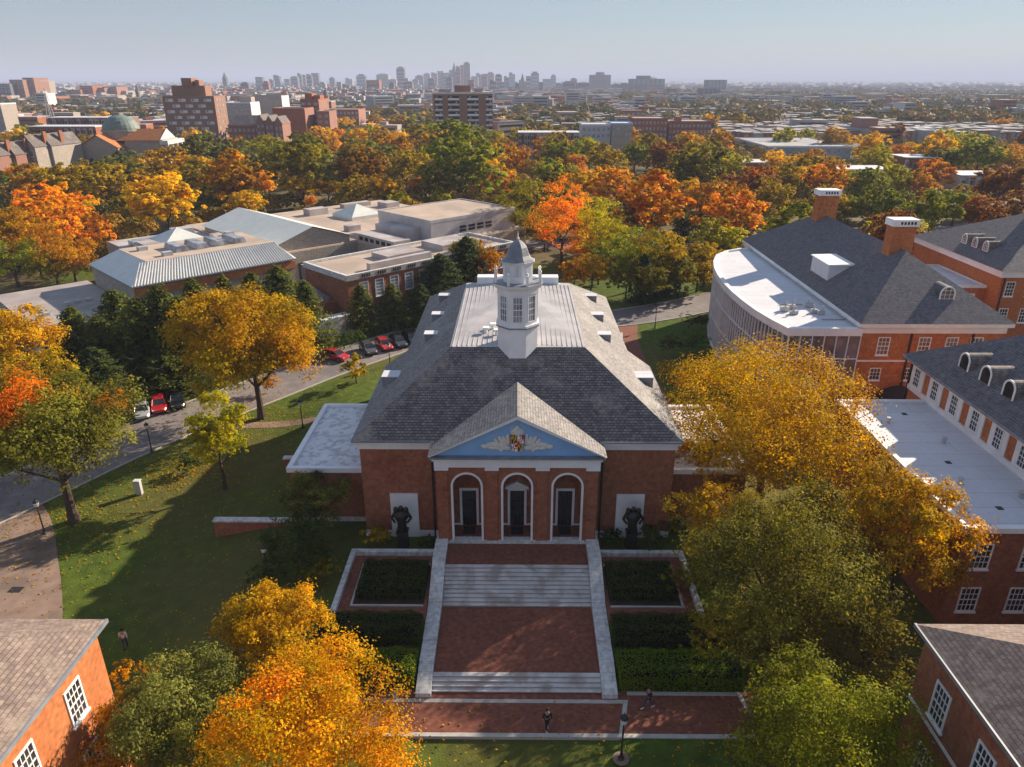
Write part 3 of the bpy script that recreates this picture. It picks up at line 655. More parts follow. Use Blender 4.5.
# heraldic shield: quarters 1+4 gold/black bars with a counterchanged bend, 2+3 red/white cross
def shieldx(z,zt_=12.42,zb_=11.1,hw=.52):
    f=(z-zb_)/(zt_-zb_);return hw*min(1,math.sqrt(max(0,min(1,f*1.7)))) 
SH=MB();SI={'gold':0,'black':1,'red':2,'white':3}
nx,nz=16,20
for i in range(nx):
    for j in range(nz):
        x=-.52+1.04*(i+.5)/nx;z=11.1+1.32*(j+.5)/nz
        if abs(x)>shieldx(z): continue
        up=z>11.8;left=x<0
        if up==left:
            u=(x+.52)%.52;vv=(z-11.1)%.7;bar=int(u/.0867)%2
            diag=abs((vv/.7)-(1-u/.52))<.17
            cn='black' if (bar^(1 if diag else 0)) else 'gold'
        else:
            u=(x+.52)%.52-.26;vv=(z-11.1)%.66-.33
            cross=abs(u)<.075 or abs(vv)<.075
            cn=('white' if cross else 'red') if (u*vv>0) else ('red' if cross else 'white')
        SH.box(x-.0326,x+.0326,Y0-.3,Y0-.05,z-.0331,z+.0331,SI[cn])
SH.build('shield',['gold','black','red','white'],ty)
# openings behind the arches
def door(x,centre):
    o=(x,Yb,0);u=(1,0,0);n=(0,-1,0)
    d=MB();d.fr(o,u,n,-.80,-.60,2.62,6.3,0,.1);d.fr(o,u,n,.60,.80,2.62,6.3,0,.1);d.fr(o,u,n,-.60,.60,6.08,6.3,0,.1)
    if centre:
        d.fr(o,u,n,-.98,.98,6.3,6.52,0,.24)
        for s in (-1,1): d.hexa([(x-1.0,52.5,6.52),(x,52.5,6.52),(x,52.79,6.52),(x-1.0,52.79,6.52),(x-.98,52.5,6.55),(x,52.5,7.05),(x,52.79,7.05),(x-.98,52.79,6.55)] if s<0 else [(x,52.5,6.52),(x+1.0,52.5,6.52),(x+1.0,52.79,6.52),(x,52.79,6.52),(x,52.5,7.05),(x+.98,52.5,6.55),(x+.98,52.79,6.55),(x,52.79,7.05)])
    q=d.build('entrance_door','white',A)
    p=MB();p.fr(o,u,n,-.6,.6,2.64,6.08,-.05,.02);p.build('door_glass','glass',q)
    b=MB()
    for i in (-.3,0,.3): b.fr(o,u,n,i-.03,i+.03,2.64,6.08,.021,.06,0)
    b.fr(o,u,n,-.6,.6,4.95,5.05,.022,.065,0);b.build('glazing_bar','dark',q)
    [MB().box(a_,b_,Yb-.06,Yb,2.62,2.8).build('base_trim','white',A) for a_,b_ in ((x-1.8,x-.81),(x+.81,x+1.8))]
for x in (-4.06,0,4.06): door(x,x==0)
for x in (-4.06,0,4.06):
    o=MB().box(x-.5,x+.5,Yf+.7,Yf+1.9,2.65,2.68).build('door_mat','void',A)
# downspouts
for s in (-1,1): MB().box(*sorted((7.0*s,7.14*s)),52.66,52.79,1,10).build('downspout','dark',A)
# cupola
cx,cy=0,60.45;ap=1.72
O8=lambda r:[(r/math.cos(math.pi/8),0)]
def oct_(mb,r0,z0,r1,z1): mb.lathe((cx,cy,0),[(r0/math.cos(math.pi/8),z0),(r1/math.cos(math.pi/8),z1)],8,rot=math.pi/8)
cu=MB()
oct_(cu,ap,15.2,ap,18.45);oct_(cu,ap-.06,18.62,ap-.06,21.6)
cu=cu.build('cupola','white',A)
tc=MB();oct_(tc,ap+.1,18.45,ap+.1,18.62);tc.build('cupola_sill','white',cu);R8=lambda r,z:[(cx+r/math.cos(math.pi/8)*math.cos(math.pi/8+k_*math.pi/4),cy+r/math.cos(math.pi/8)*math.sin(math.pi/8+k_*math.pi/4),z) for k_ in range(8)];tc=MB().loft([R8(ap+.04,21.3),R8(ap+.04,21.75),R8(ap+.16,21.75),R8(ap+.34,22.0),R8(ap+.34,22.14)])
tc.build('cupola_cornice','white',cu)
ld=MB();oct_(ld,ap+.14,18.34,ap+.14,18.45);ld.build('sill_flashing','lead',cu);ld=MB();oct_(ld,ap+.38,22.14,ap+.2,22.2);ld.build('cornice_flashing','lead',cu)
up=MB();oct_(up,1.24,22.2,1.24,23.75);oct_(up,1.3,23.75,1.42,23.95);up.build('lantern_stage','white',cu)
for i in range(8):
    bal=MB()
    a=math.pi/8+i*math.pi/4;x,y=cx+math.cos(a)*(ap+.2)/math.cos(math.pi/8)*.98,cy+math.sin(a)*(ap+.2)/math.cos(math.pi/8)*.98
    bal.box(x-.11,x+.11,y-.11,y+.11,22.18,23.0);bal.lathe((x,y,23.0),[(.05,0),(.14,.1),(.1,.22),(.01,.3)],8)
    bal.build('corner_post','white',cu)
bell=MB();bell.lathe((cx,cy,23.95),[(1.5,0),(1.22,.15),(1.02,.45),(.9,.8),(.78,1.1),(.56,1.4),(.28,1.62),(.06,1.75)],8,rot=math.pi/8);bell.build('bell_roof','lead',cu)
MB().lathe((cx,cy,25.65),[(.05,0),(.13,.12),(.05,.25),(.03,.6),(.01,.7)],8).build('finial','white',cu)
for i in range(8):
    a=i*math.pi/4-math.pi/2;n=(math.cos(a),math.sin(a),0);u=(-n[1],n[0],0)
    window(cu,(cx+n[0]*(ap-.06),cy+n[1]*(ap-.06),18.85),u,n,.92,2.35,3,4,pane='glass_pale',sill=False,frame=.1)
    lp=MB();lp.fr((cx+n[0]*1.24,cy+n[1]*1.24,22.75),u,n,-.28,.28,0,1.0,.0,.03);lp.build('louvre_panel','roofwhite',cu)
# side wings
for s in (-1,1):
    xs_=sorted((13.05*s,19.9*s));nw='side_wing'
    q=MB().box(*xs_,55.0,68.3,-.2,6.55).build(nw,'brick',A)
    MB().box(*sorted((13.05*s,19.98*s)),54.92,55.0,1.2,1.95).build('wing_base_band','marble',q)
    MB().box(xs_[0]+.3,xs_[1]-.3,55.3,68.0,6.55,6.68).build('wing_roof','roofstain',q)
    around(xs_[0]+.3,xs_[1]-.3,55.3,68.0,6.5,6.95,.45).build('wing_parapet','white',q)
# garden walls on the lawn
for (x0,x1,y,lab) in ((-27.0,-20.0,54.6,'low brick garden wall with white coping running left from the side wing, nearer one'),(-24.2,-20.0,66.1,'short brick garden wall with white coping behind the left side wing, farther one')):
    t=thing('garden_wall',lab,'wall',((x0+x1)/2,y,0));MB().box(x0,x1,y-.25,y+.25,-.2,1.75).build('wall_body','brick',t);MB().box(x0-.06,x1,y-.33,y+.33,1.75,1.9).build('coping','marble',t)
# bronze groups on pedestals
for s,nm in ((-1,'left'),(1,'right')):
    x=9.62*s;y=51.2
    t=thing('bronze_statue',f'dark bronze figure group on a tall pedestal {nm} of the portico','statue',(x,y,1.5))
    MB().box(x-.5,x+.5,y-.45,y+.45,1.3,1.6).box(x-.42,x+.42,y-.38,y+.38,1.6,3.0).box(x-.5,x+.5,y-.45,y+.45,3.0,3.12).build('pedestal','bronze',t)
    f=MB();f.lathe((x,y,3.12),[(.42,0),(.38,.5),(.42,1.0),(.62,1.35),(.66,1.7),(.4,1.95),(.1,2.05)],10)
    for dx,dz in ((-.42,2.12),(0,2.25),(.42,2.12)): f.lathe((x+dx,y-.1,3.12+dz-.2),[(.08,-.2),(.17,-.08),(.22,.12),(.18,.32),(.04,.42)],8)
    for sg in (-1,1): f.tube((x+sg*.45,y,4.9),(x+sg*.82,y-.1,4.4),.17,.12);f.tube((x+sg*.82,y-.1,4.42),(x+sg*.5,y-.25,4.0),.12,.09)
    f.build('figure_group','bronze',t,smooth=True)
# ================================================= BRICK HALL with curved glass annex (right)
B=thing('brick_hall','orange brick hall with blue slate hip roof, two chimneys and curved glass annex','building',(49,100,0))
bx0,bx1,by0,by1=40.5,57.2,81.2,128.6
MB().box(bx0,bx1,by0,by1,-.2,11.2).build('wall','brick_orange',B)
around(bx0,bx1,by0,by1,10.5,11.35,.14).build('frieze','white',B)
cn=MB();around(bx0-.14,bx1+.14,by0-.14,by1+.14,11.35,11.8,.45,cn);cn.build('cornice','white',B)
MB().box(bx0-.07,bx1+.07,by0-.07,by0,6.9,7.1).build('string_course','white',B)
def hip(x0,x1,y0,y1,z,zr,d,th='slate_blue',parent=None,name='roof',ov=.65,fr=None):
    x0-=ov;x1+=ov;y0-=ov;y1+=ov;xm=(x0+x1)/2;m=MB()
    r0,r1=(xm,y0+d,zr),(xm,y1-d,zr)
    m.face([(x0,y0,z),(x1,y0,z),r0]).face([(x0,y1,z),(x1,y1,z),r1]).face([(x0,y0,z),(x0,y1,z),r1,r0]).face([(x1,y0,z),(x1,y1,z),r1,r0]).face([(x0,y0,z),(x1,y0,z),(x1,y1,z),(x0,y1,z)])
    return m.build(name,th,parent)
rfB=hip(bx0,bx1,by0,by1,11.82,18.1,10.3,'slate_blue',B)
for (x,y,w,d,z) in ((48.9,117.5,3.0,2.0,21.2),(48.9,93.2,2.9,1.9,20.9)):
    c=MB().box(x-w/2,x+w/2,y-d/2,y+d/2,15.5,z).build('chimney','brick_orange',rfB)
    MB().box(x-w/2-.2,x+w/2+.2,y-d/2-.2,y+d/2+.2,z,z+.85).build('chimney_cap','white',rfB)
    ck=MB()
    for i in range(5): ck.box(x-.75+i*.42,x-.5+i*.42,y-d/2-.22,y-d/2-.19,z+.25,z+.6)
    ck.build('cap_opening','void',rfB)
for x in (43.3,48.1,51.3,54.2):
    window(B,(x,by0,7.75),(1,0,0),(0,-1,0),1.45,2.25,3,4,pane='glass_warm')
for x in (43.0,47.0): window(B,(x,by0,4.5),(1,0,0),(0,-1,0),1.35,1.6,3,3,pane='glass')
for x in (46.4,53.6): 
    MB().box(x-.09,x+.09,by0-.2,by0-.02,0,10.5).build('downspout','dark',B)
def dormer(parent,o,n,w,h,depth,mat='slate_blue',trim=.12,pane='glass_warm',muntin=True):
    """arched dormer: face centre-bottom o, outward normal n, barrel roof running back"""
    n=Vector(n);u=Vector((0,0,1)).cross(n);o=Vector(o);kz=Vector((0,0,1));K=12
    def prof(r,e,c): # points bottom right, arch, bottom left
        pts=[o+u*(r)+n*c]+[o+u*(r*math.cos(math.pi*i/K))+kz*((h-w/2)+r*math.sin(math.pi*i/K)*e)+n*c for i in range(K+1)]+[o-u*r+n*c]
        return [tuple(p) for p in pts]
    b=MB();b.loft([prof(w/2,1,0),prof(w/2,1,-depth)]);d=b.build('dormer',mat,parent)
    f=MB();A_=prof(w/2+.04,1,.06);B_=prof(w/2-trim,1,.06);A0=prof(w/2+.04,1,-.02);B0=prof(w/2-trim,1,-.02)
    for i in range(len(A_)-1):
        f.hexa([A0[i],B0[i],B0[i+1],A0[i+1],A_[i],B_[i],B_[i+1],A_[i+1]])
    f.fr(o,u,n,-w/2,w/2,-.02,.1,0,.08)
    if muntin:
        for i in (-1,1): f.fr(o,u,n,i*w/6-.02,i*w/6+.02,.1,h-.2,.01,.05)
        for i in range(1,4): f.fr(o,u,n,-w/2+trim,w/2-trim,h*i/4-.02,h*i/4+.02,.012,.052)
    f.build('dormer_frame','white',d)
    p=MB().face(prof(w/2-trim,1,.01));p.build('dormer_pane',pane,d);return d
dormer(rfB,(51.1,83.9,13.4),(0,-1,0),1.75,2.0,3.6)
# penthouse box on the left slope
pb=MB();pb.box(41.6,45.2,95.5,101.5,11.9,15.1).build('roof_house','roofwhite',B)
MB().hexa([(41.4,95.3,15.1),(45.4,95.3,15.1),(45.4,101.7,15.1),(41.4,101.7,15.1),(41.4,95.3,15.25),(45.4,95.3,15.35),(45.4,101.7,15.35),(41.4,101.7,15.25)]).build('roof_house_cap','white',B)
# curved glass annex
cpts=[(40.4,81.0),(31.9,81.0),(31.0,84.0),(30.2,88.2),(29.8,92.5),(29.6,97),(29.65,101.5),(30.0,106),(30.6,110.5),(31.6,115),(33.2,119.5),(35.6,122.6),(38.5,124.3),(40.4,124.6)]
n_=len(cpts)
an=thing('dummy','x','x') if 0 else None
gl=MB().prism([(x+(.12 if 0<i<n_-1 else 0),y+(.12 if i<2 else 0)) for i,(x,y) in enumerate(cpts)][::-1],0,10.3).build('glass_wall','glass_curve',B)
sl2=MB();
ins=[(x+(.9 if 0<i<n_-1 else 0),y+(.7 if i<2 else (-.7 if i>n_-3 else 0))) for i,(x,y) in enumerate(cpts)]
MB().prism(cpts[::-1],10.3,10.9).build('annex_roof','roofwhite',gl)
ri=MB()
out=[(x-(.25 if 0<i<n_-1 else 0),y-(.25 if i<2 else (-.25 if i>n_-3 else 0))) for i,(x,y) in enumerate(cpts)]
for i in range(n_-1):
    a,b,c_,d_=out[i],out[i+1],cpts[i+1],cpts[i]
    sx=.35
    c2=(cpts[i+1][0]+(sx if i+1<n_-1 else 0),cpts[i+1][1]+(sx if i+1<2 else 0));d2=(cpts[i][0]+(sx if 0<i else 0),cpts[i][1]+(sx if i<2 else 0))
    ri.hexa([(*a,10.25),(*b,10.25),(*c2,10.25),(*d2,10.25),(*a,11.2),(*b,11.2),(*c2,11.2),(*d2,11.2)])
ri.build('annex_rim','white',gl)
mu=MB();tot=0;acc=[]
for i in range(n_-1):
    a=Vector(cpts[i]);b=Vector(cpts[i+1]);L_=(b-a).length;d=(b-a)/L_;nn=Vector((d.y,-d.x))
    if nn.dot(Vector(((a.x+b.x)/2-37,(a.y+b.y)/2-103)))<0: nn=-nn
    k=max(1,round(L_/(1.35 if i==0 else .95)))
    for j in range(k):
        q=a+d*(L_*j/k);mu.fr((q.x,q.y,0),(d.x,d.y,0),(nn.x,nn.y,0),-.045,.045,0,10.26,-.14,.07)
    for z in (4.0,7.3): mu.fr((a.x,a.y,0),(d.x,d.y,0),(nn.x,nn.y,0),0,L_,z-.05,z+.05,-.13,.06)
    mu.fr((a.x,a.y,0),(d.x,d.y,0),(nn.x,nn.y,0),0,L_,0,.5,-.13,.08)
mu.build('mullion_grid','white',gl)
rb=random.Random(4)
for i in range(7):
    x,y=36.0+rb.uniform(-2.5,2.5),89+rb.uniform(-2.2,2.2);s_=rb.uniform(.25,.55)
    e=MB().box(x-s_,x+s_,y-s_*.6,y+s_*.6,10.95,11.0+s_).tube((x,y,11),(x+rb.uniform(-.4,.4),y,11.6+s_),.09).build('rooftop_unit','white_metal',gl)
MB().box(37.0,40.0,84.6,84.7,11.0,11.1).box(34,37,91,91.1,11,11.1).build('conduit','roofgrey',gl)
# ================================================= WHITE-BAYED HALL (right) with flat link roof
C_=thing('dormered_hall','brick hall with white bays, arched dormers and a pale flat roofed wing','building',(45,55,0))
cy0,cy1=42,69.8
MB().box(40.6,56,cy0-14,cy1,-.2,11.6).build('wall','brick_orange',C_)
MB().box(31.9,40.6,43.8,65.9,-.2,8.35).build('low_wing','brick',C_)
MB().box(32.1,40.58,44.0,65.7,8.35,8.5).build('flat_roof','roofwhite',C_)
pp=MB().box(31.75,40.6,43.5,44.0,8.3,8.72).box(31.75,32.15,44.001,65.7,8.3,8.72).box(31.75,40.6,65.6,66.0,8.3,8.72);pp.build('parapet','white',C_)
MB().box(31.5,32.3,44.2,66,-.2,8.28).build('wing_side','brick_orange',C_) if 0 else None
MB().box(40.35,40.6,cy0-14,cy1,11.2,11.65).box(39.95,40.6,cy0-14,cy1+.4,11.65,11.85).box(40.6,56,cy1,cy1+.4,11.3,11.85).build('cornice','white',C_)
MB().box(39.7,39.95,cy0-14,cy1+.5,11.66,11.92).build('gutter','lead',C_)
MB().box(40.42,40.6,cy0-14,cy1-.1,8.5,9.0).build('white_plinth','white',C_)
bays=MB()
y=68.2;k=0
while y>30:
    bays=MB().box(40.5,40.6,y-1.15,y+1.15,8.9,11.25).build('white_bay','white',C_)
    window(C_,(40.5,y,9.15),(0,1,0),(-1,0,0),1.15,1.95,3,4,sill=False)
    y-=3.35;k+=1
cr=MB();x0,x1=39.7,56.6;cr.face([(x0,cy0-15,11.9),(x0,cy1+.6,11.9),(48.1,cy1-7.5,17.2),(48.1,cy0-10,17.2)]).face([(x1,cy0-15,11.9),(x1,cy1+.6,11.9),(48.1,cy1-7.5,17.2),(48.1,cy0-10,17.2)]).face([(x0,cy1+.6,11.9),(x1,cy1+.6,11.9),(48.1,cy1-7.5,17.2)])
cr=cr.build('roof','slate_blue',C_)
for y in (63.2,59.9,56.6,53.3,50.0,46.7): dormer(cr,(41.6,y,12.9),(-1,0,0),1.5,1.75,3.4,'slate_dark',pane='glass',muntin=False)
dormer(cr,(50.5,cy1-1.6,12.9),(0,1,0),1.6,1.7,2.8,'slate_dark',pane='glass')
for zz,hh in ((5.05,2.2),(1.2,2.2)):
    for x in (33.6,37.2): window(C_,(x,43.8,zz),(1,0,0),(0,-1,0),1.45,hh,4,4)
for yy in (50,55,60): window(C_,(31.9,yy,5.0),(0,1,0),(-1,0,0),1.4,2.3,4,4)
MB().box(40.42,40.58,69.5,69.7,0,11.2).build('downspout','dark',C_)
for x,y in ((35,50),(37.5,57),(34.5,61),(38.5,48)): MB().lathe((x,y,8.5),[(.16,0),(.16,.45),(.24,.45),(.2,.6)],10).build('roof_vent','white_metal',C_)
for x,y in ((36,53.5),(36,46.5),(37,63)): MB().box(x-.22,x+.22,y-.22,y+.22,8.5,8.54).build('roof_drain','dark',C_)
# arched dark entrance canopy between the two halls
t=thing('entrance_canopy','dark barrel-roofed canopy between the two orange brick halls','canopy',(47,78.5,0))
pr=lambda y:[(46+2.7*math.cos(math.pi*i/12),y,1.4+2.5*math.sin(math.pi*i/12)) for i in range(13)]
MB().loft([pr(77.2),pr(81.0)]).build('barrel_roof','dark',t)
for xx in (43.5,48.5): MB().box(xx-.15,xx+.15,77.3,77.6,0,1.4).build('post','dark',t)
# ================================================= FAR-RIGHT HALL
D=thing('slate_roof_hall','orange brick hall with three small dormers at the right edge','building',(75,115,0))
q1=P(886+0,262+0,11.5)
dx0,dy0=P(1003-0,392*0+268,11.6)[:2]
ax,ay=P(937,247,11.5)[:2] # far eave corner
nx_,ny_=P(1004,270,11.5)[:2] # near eave corner
MB().box(nx_,nx_+26,ny_,ny_+26,-.2,11).build('wall','brick_orange',D)
around(nx_,nx_+26,ny_,ny_+26,10.4,11.4,.4).build('cornice','white',D)
rD=hip(nx_,nx_+26,ny_,ny_+26,11.42,18.3,13.2,'slate_blue',D)
MB().box(nx_+12,nx_+15,ny_+13,ny_+15,15,20.5).build('chimney','brick_orange',rD)
MB().box(nx_+11.8,nx_+15.2,ny_+12.8,ny_+15.2,20.5,21.4).build('chimney_cap','white',rD)
for i in range(3): dormer(rD,(nx_+1.7,ny_+8.2+i*3.0,12.6),(-1,0,0),1.4,1.6,3.2,'slate_dark')
for zz in (7.4,3.2):
    for i in range(6): window(D,(nx_+1.6+i*3.2,ny_,zz),(1,0,0),(0,-1,0),1.4,2.3,3,4)
MB().box(nx_+.4,nx_+.55,ny_-.2,ny_-.02,0,10.4).build('downspout','dark',D)
ex_=MB().box(nx_-6.5,nx_,ny_+3,ny_+17,-.2,8.0).build('side_block','brick_orange',D)
around(nx_-6.3,nx_-.2,ny_+3.2,ny_+16.8,7.9,8.3,.3).build('side_cornice','white',ex_);MB().box(nx_-6.2,nx_-.1,ny_+3.3,ny_+16.7,8.0,8.15).build('side_roof','roofwhite',ex_)
for i in range(3): window(D,(nx_-6.5,ny_+5.5+i*2.4,4.8),(0,1,0),(-1,0,0),1.3,2.4,3,4,pane='glass_warm')
MB().box(nx_-5,nx_-1.5,ny_+2.93,ny_+3,5.6,7.0).build('blank_panel','white',ex_)
cp=MB().box(nx_-5.5,nx_-.3,ny_-.4,ny_+2.9,4.2,4.6).build('porch_cornice','white',ex_);MB().hexa([(nx_-5.7,ny_-.6,4.62),(nx_-.1,ny_-.6,4.62),(nx_-.1,ny_+3,4.62),(nx_-5.7,ny_+3,4.62),(nx_-4.2,ny_+1,5.5),(nx_-1.6,ny_+1,5.5),(nx_-1.6,ny_+3,5.5),(nx_-4.2,ny_+3,5.5)]).build('porch_roof','slate_blue',ex_)
# ================================================= NEAR CORNER BUILDINGS
def corner(s,label,brick,slate,wins):
    X0=22.75*s if s<0 else 21.95
    nm=thing('brick_house' if 0 else 'corner_hall',label,'building',(X0+s*8,22,0))
    xs_=sorted((X0,X0+s*16));MB().box(*xs_,2,30.7,-.2,10.6).build('wall',brick,nm)
    co=MB();a,b=sorted((X0-s*.35,X0));co.box(a,b,2,31.05,10.55,10.8);a,b=sorted((X0,X0+s*16));co.box(a,b,30.7,31.05,10.55,10.8);co.build('cornice','white',nm)
    gu=MB();a,b=sorted((X0-s*.5,X0-s*.36));gu.box(a,b,2,31.2,10.72,10.95);gu.build('gutter','lead',nm)
    sp=MB();a,b=sorted((X0-s*.06,X0));sp.box(a,b,2,30.75,6.2,6.4);sp.build('string_course','white',nm) if s>0 else None
    e=X0-s*.5;xr=X0+s*7.0;yb=31.2;zr=14.6
    xl=X0+s*14.5
    m=MB();m.face([(e,2,10.9),(e,yb,10.9),(xr,yb-7.5,zr),(xr,2,zr)]).face([(e,yb,10.9),(xl,yb,10.9),(xr,yb-7.5,zr)]).face([(xl,2,10.9),(xl,yb,10.9),(xr,yb-7.5,zr),(xr,2,zr)])
    r=m.build('roof',slate,nm)
    for (y,z,h) in wins: window(nm,(X0,y,z),(0,1,0),(-s,0,0),1.32,h*.94,4,4,frame=.11)
    return nm
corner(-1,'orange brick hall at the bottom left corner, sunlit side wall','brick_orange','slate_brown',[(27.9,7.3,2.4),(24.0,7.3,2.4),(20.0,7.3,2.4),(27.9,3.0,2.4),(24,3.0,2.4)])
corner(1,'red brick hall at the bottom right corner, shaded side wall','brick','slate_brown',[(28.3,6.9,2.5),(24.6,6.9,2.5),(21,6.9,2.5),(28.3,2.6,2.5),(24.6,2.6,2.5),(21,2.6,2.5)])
# ================================================= MUSEUM (turned 45 degrees), authored in its own u,v axes
r2=math.sqrt(.5)
uv=lambda x,y:((x+y)*r2,(y-x)*r2)
U0,V0=75.,120.
Mu=thing('museum_building','sprawling museum with pale flat roofs, ribbed hipped wing, skylights and red brick front','building',(U0,V0,0),loc=((U0-V0)*r2,(U0+V0)*r2,0),rz=math.pi/4)
# base mass with courtyard
MB().box(62,118,114,170,0,7.6).build('main_block','stone',Mu) if 0 else None
cb=MB();cb.box(80,115,112.5,168,0,7.8).box(62,79.9,126,168,0,7.8).box(62,79.9,113,116.5,0,7.8)
for i,(a) in enumerate([0]): pass
base=cb.build('main_block','stone',Mu)
MB().box(80.1,114.9,113,167.8,7.8,7.95).box(62.1,79.9,126.3,167.8,7.8,7.95).build('main_roof','roofbeige',base)
cw=MB()
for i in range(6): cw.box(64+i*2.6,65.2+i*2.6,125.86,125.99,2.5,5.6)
cw.build('courtyard_opening','void',base)
# red front range
fr_=MB().box(60.6,98,99.2,112.4,0,8.6).build('front_range','brick',Mu)
around(60.9,97.7,99.5,112.1,8.2,9.15,.5).build('parapet','marble',fr_)
MB().box(61,97.6,99.6,112,8.6,8.75).build('front_roof','roofbeige',fr_)
gr=MB()
for i in range(11): 
    for j in range(4): x=63.2+i*3.1+j*.45;gr.box(x,x+.28,98.96,98.99,8.4,8.95)
gr.build('parapet_grille','void',fr_)
for i in range(11): window(Mu,(63.6+i*3.05,99.2,4.7),(1,0,0),(0,-1,0),1.75,2.9,1,5,pane='glass_pale',sill=True)
for i in range(4): window(Mu,(66+i*7,99.2,.9),(1,0,0),(0,-1,0),1.5,2.2,2,3,pane='glass')
MB().box(72,80,104,109,8.75,9.6).box(84,92,103.5,110,8.75,9.8).build('roof_monitor','museum_roof',fr_)
MB().box(66,79,100.6,101.6,8.75,9.9).build('rooftop_screen','museum_roof',fr_)
# wing with ribbed hipped roof
W1=MB().box(34.6,61.9,118.4,138.6,0,8.3).build('ribbed_wing','stone',Mu)
MB().box(34.55,62,118.2,118.4,6.9,8.2).build('red_band','tile',W1)
sk_=MB();e0,e1,f0,f1=34.2,62.2,118.0,139.0;t0,t1,s0_,s1_=38.6,60.5,122.6,136
sk_.face([(e0,f0,8.6),(e1,f0,8.6),(t1,s0_,11),(t0,s0_,11)])
sk_.face([(e1,f0,8.6),(e1,f1,8.6),(t1,s1_,11),(t1,s0_,11)]).face([(e1,f1,8.6),(e0,f1,8.6),(t0,s1_,11),(t1,s1_,11)])
hip1=sk_.build('ribbed_roof','seam',W1)
MB().face([(e0,f0,8.6),(e0,f1,8.6),(t0,s1_,11),(t0,s0_,11)]).build('end_slope','seam',hip1)
rbs=MB()
for i in range(58):
    x=e0+.4+i*(e1-e0-.6)/58;tt=x+(1-(x-e0)/(e1-e0))*3.2-.3
    if tt>t1: tt=t1
    rbs.hexa([(x,f0,8.6),(x+.1,f0,8.6),(tt+.1,s0_,11),(tt,s0_,11),(x,f0,8.72),(x+.1,f0,8.72),(tt+.1,s0_,11.12),(tt,s0_,11.12)])
rbs.build('roof_rib','white_metal',hip1)
MB().box(e0,e1,f0-.1,f0+.1,8.4,8.62).box(e0-.05,e0+.1,f0,f1,8.4,8.62).build('eave_gutter','lead',hip1)
MB().box(t0,t1,s0_,s1_,10.9,11.06).build('deck','roofbeige',W1)
for i in range(4):
    u=44.6+i*3.4;m=MB();m.hexa([(u,126,11.1),(u+2.2,126,11.1),(u+2.2,131.5,11.1),(u,131.5,11.1),(u+.3,126.1,12.0),(u+1.9,126.1,12.0),(u+1.9,131.4,12.0),(u+.3,131.4,12.0)]);m.build('skylight','glass_pale',W1)
for u,v in ((42,124.5),(40.5,131.5),(57,134)): MB().box(u,u+1.5,v,v+1.2,11.06,11.7).build('rooftop_unit','white_metal',W1)
# low wing at left
L1=MB().box(20,34.5,118.6,143,0,4.9).build('low_wing','stone',Mu);MB().box(20.2,34.4,118.8,142.8,4.9,5.05).build('low_roof','roofgrey',L1)
for u,v in ((27,128),(28.5,128),(30,128),(23,124)): MB().box(u,u+.9,v,v+.9,5.05,5.5).build('rooftop_unit','white_metal',L1)
# gabled north range
G=MB().box(62.5,79,127,157.5,7.8,9.2).face([(62.5,127,9.2),(79,127,9.2),(70.8,127,11.8)]).face([(62.5,157.5,9.2),(79,157.5,9.2),(70.8,157.5,11.8)]).build('gabled_range','stone',Mu)
MB().face([(61.9,126.4,9.15),(61.9,158,9.15),(70.8,158,12.0),(70.8,126.4,12.0)]).face([(79.7,126.4,9.15),(79.7,158,9.15),(70.8,158,12.0),(70.8,126.4,12.0)]).build('gable_roof','seam',G)
# white cube gallery
K=MB().box(90,113.5,114.5,132.5,7.9,11.9).build('gallery_block','white_metal',Mu)
MB().box(90.3,113.2,114.8,132.2,11.9,12.02).build('gallery_roof','roofbeige',K);around(90.3,113.2,114.8,132.2,11.6,12.2,.35).build('gallery_rim','white_metal',K)
for i in range(4): 
    for j in range(2): MB().box(97.5+i*2.4,99.3+i*2.4,114.44,114.5,9+j*.7,9.5+j*.7).build('vent_grille','void',K)
MB().box(86,90,118,128,7.9,10.4).box(80.5,84.5,114,127,7.9,9.4).build('step_block','museum_roof',Mu)
for i in range(6): MB().box(80.44,80.5,115+i*1.9,116.2+i*1.9,8.2,8.9).build('slot_opening','void',Mu)
for (u,v,s_,z) in ((54,150,4.2,2.2),(96,150,4.2,2.2),(66,150,0,0)):
    if s_: MB().box(u-s_,u+s_,v-s_,v+s_,7.6,8.7).hexa([(u-s_,v-s_,8.7),(u+s_,v-s_,8.7),(u+s_,v+s_,8.7),(u-s_,v+s_,8.7),(u-.1,v-.1,8.7+z),(u+.1,v-.1,8.7+z),(u+.1,v+.1,8.7+z),(u-.1,v+.1,8.7+z)]).build('pyramid_skylight','seam',Mu)
B_=MB().box(44,61.9,139.2,162,0,7.6).build('rear_block','stone',Mu);MB().box(44.2,61.7,139.4,161.8,7.6,7.75).build('rear_roof','museum_roof',B_)
for u,v,w_,d_,h_,mm in ((46,141,5,3,1.2,'glass_pale'),(46,146,3,4,1.4,'museum_roof'),(46,152,5,3,1,'glass_pale'),(56,157,4,3,1.4,'white_metal'),(59,141,2,6,1.6,'museum_roof')): MB().box(u,u+w_,v,v+d_,7.75,7.75+h_).build('rooftop_unit',mm,B_)
for u,v,w_,d_,h_ in ((84,135,3,2,1.2),(88,158,5,3,1.5),(104,140,6,4,1.4),(108,155,4,4,1.2),(100,162,8,2,1.0)): MB().box(u,u+w_,v,v+d_,7.95,7.95+h_).build('rooftop_unit','museum_roof',base)
R2=MB().box(115.1,122,124,146,0,7.0).build('end_range','stone',Mu);MB().box(115.3,121.8,124.2,145.8,7,7.15).build('end_roof','museum_roof',R2)
